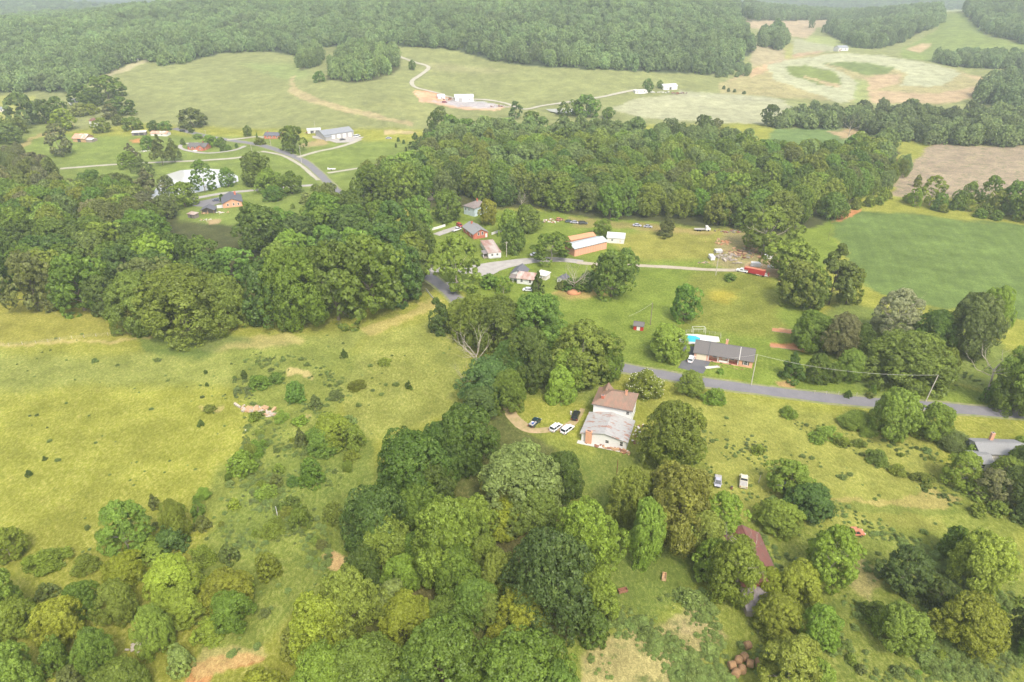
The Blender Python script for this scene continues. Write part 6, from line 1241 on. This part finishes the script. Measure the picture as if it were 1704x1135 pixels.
# hay bales
bale = None
bl = [(1243, 1078, 'lone bale above the others'), (1228, 1103, 'upper left of the cluster'), (1217, 1111, 'leftmost of the cluster'), (1224, 1124, 'lower left of the cluster'), (1234, 1118, 'lower middle of the cluster'), (1247, 1108, 'right of the cluster'), (1237, 1097, 'top of the cluster, darkest'), (1262, 1107, 'by itself right of the cluster')]
for i, (x, y, w) in enumerate(bl):
    p = at(x, y); yaw = [.4, 1.1, .2, .9, 1.3, -.3, .6, 1.4][i]
    if bale is None:
        e = empty('hay_bale', p, yaw); mb = MB(); R0 = .78; n_ = 28
        rings = [[(xx, R0*k*(1+.02*math.sin(a*5+xx*3))*math.cos(a), R0*.93+R0*k*(1+.02*math.cos(a*7))*math.sin(a)) for a in [2*math.pi*j/n_ for j in range(n_)]] for xx, k in ((-.62, .90), (-.58, .97), (-.3, 1), (0, 1.01), (.3, 1), (.58, .97), (.62, .90))]
        o1 = mb.loft(rings, close=False).build('straw_roll', 'straw_bale', e, smooth=True)
        mb = MB()
        for sg in (-1, 1):
            mb.poly([(sg*.62, R0*.9*math.cos(a), R0*.93+R0*.9*math.sin(a)) for a in [2*math.pi*j/n_ for j in range(n_)]]+[(sg*.66, 0, R0*.93)], [(j, (j+1) % n_, n_) for j in range(n_)])
        o2 = mb.build('end_face', 'bale_end', e); bale = (e, o1, o2)
    else:
        e = bale[0].copy(); COL.objects.link(e); e.location = p; e.rotation_euler = (0, 0, yaw)
        for o in bale[1:]: c = o.copy(); COL.objects.link(c); c.parent = e
    tag(e, 'round brown hay bale, '+w, 'hay bale', 'round hay bales at the bottom edge')
# wooden boxes in the meadow
for (x, y, yw, lb) in ((1105, 962, 1.3, 'small wooden trough standing in the meadow'), (1036, 985, .3, 'rusty red box half under the bright tree')):
    e = empty('wooden_trough', at(x, y), yw); tag(e, lb, 'trough'); MB().box(-1.0, -.45, .18, 1.0, .45, .3).box(-1, -.45, .3, 1, -.37, .8).box(-1, .37, .3, 1, .45, .8).box(-1, -.37, .3, -.92, .37, .8).box(.92, -.37, .3, 1, .37, .8).build('trough_box', 'wood_tan' if yw > 1 else 'junk_rust', e)
    for a in (-.8, .8):
        for b in (-.35, .35): MB().box(a-.06, b-.06, 0, a+.06, b+.06, .178).build('leg', 'wood_grey', e)
p = at(1630, 1005); e = empty('fallen_log', p, .35); tag(e, 'pale cut log lying in the grass between bright shrubs', 'log')
MB().tube((-2.4, 0, .3), (1.6, .1, .3), .32, .26, 10).build('trunk_section', 'dead_wood', e); MB().tube((-1.4, 0, .4), (-1.9, .5, 1.1), .12, .07, 7).build('branch_stub', 'dead_wood', e)
p = at(1660, 905); scatter_junk('stone_block', 'white slab showing beside the bright shrub at the right', 'slab', p, 3, (.4, .3), ['dull_white'], 71, 1.3)

# ------------------------------------------------------------ person
def person(px, py, yaw, label):
    e = empty('person', at(px, py), yaw); tag(e, label, 'person')
    V_ = {'hip': (0, 0, .95, .14), 'waist': (0, 0, 1.08, .13), 'chest': (0, .0, 1.32, .155), 'neck': (0, .01, 1.50, .055), 'head': (0, .02, 1.60, .085), 'crown': (0, .02, 1.70, .085)}
    E = [('hip', 'waist'), ('waist', 'chest'), ('chest', 'neck'), ('neck', 'head'), ('head', 'crown')]
    for s, k in ((-1, 'l'), (1, 'r')):
        V_.update({'th'+k: (s*.10, 0, .88, .095), 'kn'+k: (s*.12, .03, .50, .06), 'an'+k: (s*.13, 0, .09, .042), 'to'+k: (s*.15, .16, .04, .035), 'sh'+k: (s*.19, 0, 1.42, .06), 'el'+k: (s*.27, -.02, 1.14, .042), 'wr'+k: (s*.26, .12, .92, .028), 'pa'+k: (s*.25, .15, .85, .03)})
        E += [('hip', 'th'+k), ('th'+k, 'kn'+k), ('kn'+k, 'an'+k), ('an'+k, 'to'+k), ('chest', 'sh'+k), ('sh'+k, 'el'+k), ('el'+k, 'wr'+k), ('wr'+k, 'pa'+k)]
        for i, (dx, ln) in enumerate(((-.03, .07), (-.012, .085), (.008, .08), (.026, .065))):
            V_['f%s%d' % (k, i)] = (s*.25+dx*.6, .165+dx*.3, .85-ln*.55, .009); V_['g%s%d' % (k, i)] = (s*.25+dx, .17, .85-ln, .008); E += [('pa'+k, 'f%s%d' % (k, i)), ('f%s%d' % (k, i), 'g%s%d' % (k, i))]
        V_['t'+k] = (s*.22, .19, .85, .010); E.append(('wr'+k, 't'+k))
    ks = list(V_); me = bpy.data.meshes.new('body'); me.from_pydata([V_[k][:3] for k in ks], [(ks.index(a), ks.index(b)) for a, b in E], [])
    o = link_mesh('body', me, 'skin', e); sk = o.modifiers.new('skin', 'SKIN'); sk.use_smooth_shade = True
    for i, k in enumerate(ks): d = me.skin_vertices[0].data[i]; d.radius = (V_[k][3], V_[k][3]*.8); d.use_root = (k == 'hip')
    ss = o.modifiers.new('sub', 'SUBSURF'); ss.levels = ss.render_levels = 1
    ell = lambda cx, cy, z, a, b: [(cx+a*math.cos(t), cy+b*math.sin(t), z) for t in [2*math.pi*i/14 for i in range(14)]]
    mb = MB().loft([ell(0, 0, .93, .20, .16), ell(0, 0, 1.1, .18, .15), ell(0, 0, 1.32, .225, .16), ell(0, 0, 1.44, .19, .12), ell(0, .01, 1.50, .08, .08)])
    for s in (-1, 1): mb.tube((s*.18, 0, 1.41), (s*.28, -.02, 1.16), .085, .065, 10)
    mb.build('shirt', 'cloth_white', e, smooth=True)
    mb = MB()
    for s in (-1, 1): mb.tube((s*.10, 0, .96), (s*.12, .03, .52), .125, .085, 10).tube((s*.12, .03, .52), (s*.13, 0, .08), .085, .065, 10)
    mb.build('trousers', 'cloth_white', e, smooth=True)
    MB().loft([ell(0, .0, 1.63, .098, .105), ell(0, .0, 1.72, .095, .10), ell(0, .0, 1.79, .055, .06)]).build('hair', 'hair', e, smooth=True)
    return e
person(950, 691, 2.6, 'person in pale clothes standing on grass beside the black car')

# ------------------------------------------------------------ poles and wires
def pole(px, py, top, mat, label, arm=None, lean=0, name='utility_pole', cat='utility pole', group='utility poles'):
    p = at(px, py); a, b = slopes(px, top); h = CAMH+float(b)*p.y-p.z; e = empty(name, p); tag(e, label, cat, group)
    MB().tube((0, 0, -.5), (lean*h, 0, h), .16 if h > 6 else .10, .11 if h > 6 else .07, 8).build('pole', mat, e)
    if arm:
        ar = MB().box(lean*h-arm, -.06, h-.7, lean*h+arm, .06, h-.55).build('crossarm', mat, e)
        for x in (-arm*.85, 0, arm*.85): MB().tube((lean*h+x, 0, h-.55), (lean*h+x, 0, h-.38), .05, .05, 6).build('insulator', 'concrete', ar)
    return p+Vector((lean*h, 0, h))
def wire(a, b, label, sag=.8, r=.03, group='overhead wires'):
    mb = MB(); pr = None
    for i in range(17):
        t = i/16; q = a.lerp(b, t)-Vector((0, 0, sag*4*t*(1-t)))-a
        if pr is not None: mb.tube(pr, q, r, None, 4, cap=False)
        pr = q
    o = mb.build('overhead_wire', 'concrete', None); o.location = a; tag(o, label, 'wire', group)
t1 = pole(1250, 641, 590, 'pole_pale', 'pale roadside pole in front of the ranch house corner')
t2 = pole(1540, 668, 624, 'pole_pale', 'leaning brown pole beside the big round tree at the roadside', lean=.12)
t3 = pole(1082, 541, 504, 'pole_wood', 'dark pole between the red shed and the lime green tree')
t4 = pole(1191, 458, 424, 'pole_pale', 'pale pole beside the farm lane near the debris pile', 1.4)
t5 = pole(843, 427, 402, 'pole_pale', 'pale pole between the mobile home and the upright tree', .7)
t6 = pole(421, 263, 241, 'pole_pale', 'pale pole at the bend of the far road')
t7 = pole(343, 227, 216, 'pole_pale', 'thin pale pole right of the large lone oak', .8)
t8 = pole(524, 212, 200, 'pole_pale', 'thin pale pole behind the white open shed')
t9 = pole(502, 272, 242, 'pole_pale', 'thin pale pole beside the upright tree at the road bend')
t10 = pole(451, 243, 226, 'pole_pale', 'thin pale pole in front of the small red house')
wire(t1, t2, 'pale sagging wire from the ranch house pole to the leaning pole', 2.2)
wire(t3, at(1045, 540)+Vector((0, 0, 3.5)), 'thin wire running down left from the dark pole', .5)
wire(t1, Vector((t1.x-8, t1.y+12, 2.8)), 'service wire from the pale pole to the ranch house roof', .3)
pole(463, 864, 843, 'trim_white', 'short white marker pole standing in the scrubby meadow', name='marker_pole', cat='pole', group=None)
pole(1239, 800, 789, 'pole_pale', 'short pale post beside the cream pickup', name='fence_post', cat='post', group=None) if False else None
pole(1262, 803, 791, 'pole_pale', 'short leaning pale post right of the cream pickup', name='marker_pole', cat='post', group=None, lean=.1)
pole(1026, 791, 765, 'junk_rust', 'thin rusty pole standing on the lawn below the farmhouse', name='marker_pole', cat='pole', group=None)
ex = empty('blue_bag', at(1217, 814)); tag(ex, 'small rusty barrel between the two derelict vehicles', 'barrel')
MB().tube((0, 0, 0), (0, 0, .9), .3, .3, 14).build('drum', 'junk_rust', ex); MB().tube((0, 0, .902), (0, 0, .93), .31, .31, 14).build('rim', 'dark_trim', ex); ex.name = 'barrel'

# fences
fence('white_fence', 'white board fence beside the road behind the brick house', [(694, 389), (711, 385), (728, 381), (741, 377)], 1.3, 'white_paint', 'panel', 2.4)
fence('white_fence', 'white board fence right of the brick house gable', [(818, 391), (830, 387), (836, 386)], 1.3, 'white_paint', 'panel', 2.4)
fence('white_fence', 'white concrete guard rail at the road edge below the oak wood', [(709, 483), (715, 491), (722, 499)], .9, 'white_paint', 'panel', 1.6)
fence('wire_fence', 'wire fence with pale posts crossing the left meadow', [(-30, 580), (60, 572), (120, 564), (200, 557), (260, 556)], 1.2, 'pole_pale', 'wire', 4.2, .06, 3)
fence('wire_fence', 'row of pale fence posts along the road below the round tree', [(1355, 655), (1395, 657), (1425, 659), (1470, 662)], 1.1, 'pole_pale', 'wire', 4.5, .09, 2)
fence('wire_fence', 'wire fence along the edge of the far green field', [(1400, 352), (1384, 372), (1378, 400)], 1.2, 'pole_wood', 'wire', 5, .05, 2)
ex = empty('country_sign', at(552, 283)); tag(ex, 'low white trailer parked at the pale lane junction', 'trailer')
MB().box(-2.5, -1, .6, 2.5, 1, .9).box(-2.5, -1, .9, -2.3, 1, 1.6).build('deck', 'trim_white', ex)
for s in (-1, 1): MB().tube((0, s*.9, .4), (0, s*1.15, .4), .4, .4, 10).build('wheel', 'black_rubber', ex)
ex.name = 'flat_trailer'

# ------------------------------------------------------------ dead trees
def dead_tree(cx, by, top, wpx, mat, label, seed, r0=.38, n=7, lean=(0, 0), twigs=True, depth_=4, br_=1.0):
    p = at(cx, by); d = depth_of(p); w = wpx*d/FPX; a, b = slopes(cx, top); h = CAMH+float(b)*p.y-p.z
    e = empty('dead_tree', p); tag(e, label, 'tree'); rn = random.Random(seed); tm = MB(); br = MB()
    top_ = Vector((lean[0]*h, lean[1]*h, h*.55)); tm.tube((0, 0, -.3), top_*.5, r0*1.2, r0*.85, 9); tm.tube(top_*.5, top_, r0*.85, r0*.55, 9)
    def grow(s, dr, ln, r, k):
        q = s; dd = dr.copy(); m = 3
        for i in range(m):
            dd = (dd+Vector((rn.uniform(-.3, .3), rn.uniform(-.3, .3), rn.uniform(-.1, .22)))).normalized(); q2 = q+dd*ln/m; br.tube(q, q2, r*(1-i/m*.45), r*(1-(i+1)/m*.45), 6 if k > 2 else 4, cap=(i == m-1)); q = q2
            if k > 0 and (i > 0 or k == depth_): grow(q, (dd+Vector((rn.uniform(-1, 1), rn.uniform(-1, 1), rn.uniform(-.25, .6)))*.75).normalized(), ln*rn.uniform(.5, .72), r*.5, k-1)
    for i in range(n):
        a = 6.283*i/n+rn.uniform(-.4, .4); t = rn.uniform(.55, 1.0); s = top_*t
        grow(s, Vector((math.cos(a), math.sin(a), rn.uniform(.35, 1.1))).normalized(), br_*min(w*.42, h*.5)*rn.uniform(.7, 1.05), r0*.4, depth_-1)
    tm.build('trunk', mat, e, smooth=True); br.build('branches', mat, e, smooth=True); return e
dead_tree(797, 628, 556, 92, 'dead_wood', 'large bleached dead tree with bare spreading limbs beside the dark green trees', 3, .30, 10, (-.05, 0))
dead_tree(778, 655, 612, 50, 'pale_bark', 'small grey dead tree below the large bleached dead tree', 4, .22, 7)
dead_tree(955, 485, 458, 78, 'dead_wood', 'uprooted half-bare tree fanning pale branches above the clay mound', 5, .30, 13, br_=1.7)
dead_tree(1640, 664, 572, 86, 'dead_wood', 'tall forked dead tree with pale limbs near the right edge', 6, .38, 6, (-.04, 0))
dead_tree(1410, 236, 196, 44, 'pale_bark', 'grey dead tree beside the small clearing behind the wood', 7, .3, 7, depth_=3)
dead_tree(1480, 570, 480, 72, 'pale_bark', 'pale bare-twigged tree in front of the green crop field', 8, .25, 9)
dead_tree(868, 352, 318, 32, 'pale_bark', 'pale bare tree at the wood edge above the yellow green tree', 9, .2, 7, depth_=3)
dead_tree(1268, 425, 348, 70, 'pale_bark', 'pale bare limbs rising through the large olive tree at the brush heap', 10, .45, 6, depth_=3)
dead_tree(1222, 985, 850, 80, 'pale_bark', 'bare pale-limbed tree beside the old red roofed barn', 11, .3, 7)
dead_tree(1100, 262, 215, 20, 'pale_bark', 'thin pale snag standing in the middle of the valley wood', 12, .2, 5, depth_=2)
# ------------------------------------------------------------ haze
mb = MB(); mb.box(-7600, -200, -14, 7600, 7400, 142)
m, n = newmat('haze_mat'); pv = N(n, 'ShaderNodeVolumePrincipled'); pv.inputs['Density'].default_value = .00021; pv.inputs['Color'].default_value = (.82, .92, 1, 1); pv.inputs['Anisotropy'].default_value = .2
o = N(n, 'ShaderNodeOutputMaterial'); n.links.new(pv.outputs[0], o.inputs['Volume'])
hz = mb.build('haze', 'haze_mat'); tag(hz, 'thin pale haze over the valley', 'haze', kind='stuff')

# ------------------------------------------------------------ labels for the trees
LAND = [(1018, 690, 'the old white farmhouse'), (920, 706, 'the parked farmhouse cars'), (1200, 588, 'the ranch house'), (1062, 543, 'the red garden shed'), (875, 460, 'the cottage'), (817, 417, 'the mobile home'), (787, 386, 'the red brick house'),
 (783, 345, 'the pale blue house'), (724, 318, 'the orange roofed house'), (985, 408, 'the orange brick barn'), (1250, 452, 'the red trailer'), (1215, 430, 'the debris pile'), (1218, 803, 'the derelict cars'), (1419, 886, 'the orange wrecked pickup'),
 (1280, 935, 'the red roofed old barn'), (1240, 1108, 'the hay bales'), (1650, 762, 'the grey house at the right edge'), (1635, 600, 'the forked dead tree'), (785, 585, 'the large bleached dead tree'), (955, 475, 'the uprooted tree'),
 (388, 335, 'the brick bungalow'), (347, 295, 'the farm pond'), (328, 243, 'the small red house in the loop drive'), (453, 225, 'the small red house by the far lane'), (568, 222, 'the long garage'), (232, 223, 'the open carport shed'), (132, 228, 'the orange roofed hay barn'),
 (154, 204, 'the tower shed'), (134, 168, 'the white house under tall trees'), (712, 238, 'the chimney house'), (770, 165, 'the big white workshop'), (935, 185, 'the far pond'), (1066, 153, 'the far mobile home'), (1116, 147, 'the far metal barn'), (1403, 82, 'the ridge house'),
 (435, 685, 'the bleached fallen log'), (463, 852, 'the white marker pole'), (1543, 648, 'the leaning roadside pole'), (1250, 640, 'the pale roadside pole'), (730, 475, 'the white guard rail'), (390, 1098, 'the bare orange soil'), (1600, 290, 'the bare cut field'), (1550, 430, 'the green crop field'),
 (1310, 578, 'the orange soil beds'), (1480, 130, 'the pale striped fields'), (120, 565, 'the wire fence'), (1090, 1080, 'the bare straw patch'), (548, 930, 'the small bare patch'), (540, 290, 'the far road bend'), (1410, 222, 'the small clearing'), (60, 780, 'the lower left meadow'), (1040, 960, 'the wooden trough'),
 (200, 500, 'the left meadow edge'), (560, 520, 'the oak wood tip'), (250, 130, 'the long green hill field'), (1160, 300, 'the middle of the valley wood'), (950, 260, 'the back of the valley wood'), (200, 400, 'the middle of the left oak wood'), (60, 330, 'the left edge of the view'), (30, 1100, 'the lower left corner'), (1680, 1110, 'the lower right corner'), (760, 1100, 'the bottom middle of the view')]
def label_trees():
    def size(r):
        if r['kind'] in ('bush', 'low'): return ('tiny', 'small', 'broad')[(r['w'] > 3)+(r['w'] > 7)]
        return ('small', 'medium', 'tall')[(r['h'] > 8)+(r['h'] > 15.5)]
    groups = {}
    for r in REC:
        px, py = r['px'], r['py']; x0, y0, nm = min(LAND, key=lambda q: (q[0]-px)**2+(1.5*(q[1]-py))**2)
        dx, dy = px-x0, py-y0; far = math.hypot(dx, dy)
        if far < 10: rel = 'beside'
        elif abs(dx) > 1.6*abs(dy): rel = 'right of' if dx > 0 else 'left of'
        elif abs(dy) > 1.6*abs(dx): rel = 'in front of' if dy > 0 else 'behind'
        else: rel = ('in front and right of' if dx > 0 else 'in front and left of') if dy > 0 else ('behind and right of' if dx > 0 else 'behind and left of')
        r['base'] = '%s %s %s %s %s' % (size(r), WORD[r['tone']], KW[r['kind']][1].replace('spreading ', '').replace('upright ', 'narrow '), rel, nm)
        groups.setdefault(r['base'], []).append(r)
    for base, g in groups.items():
        if len(g) == 1: labs = [base]
        elif len(g) == 2:
            g.sort(key=lambda r: r['px']); labs = [base+', left one', base+', right one']
        elif len(g) <= 5:
            g.sort(key=lambda r: r['px']); w = ['leftmost', 'second from left', 'third from left', 'fourth from left', 'fifth from left'][:len(g)]; w[-1] = 'rightmost'; labs = [base+', '+k for k in w]
        else: labs = [base]*len(g)
        for r, l in zip(g, labs):
            if len(g) > 5: grp = 'similar trees: '+base
            else: grp = {'oak_tree': 'broad crowned trees', 'broadleaf_tree': 'narrow broadleaf trees', 'young_tree': 'thin crowned trees', 'pine_tree': 'pine trees', 'cedar_tree': 'round cedars in the open', 'conifer_tree': 'pointed conifers', 'shrub': 'leafy shrubs', 'bramble_clump': 'low bramble clumps'}.get(KW[r['kind']][0])
            ws = l.split()
            if len(ws) > 16: l = ' '.join(l.replace(' the ', ' ').split()[:16])
            tag(r['o'], r['lab'] or l, KW[r['kind']][2], grp)
label_trees()
for o in COL.objects:
    if o.name.startswith('shrub') or o.name.startswith('bramble'): pass
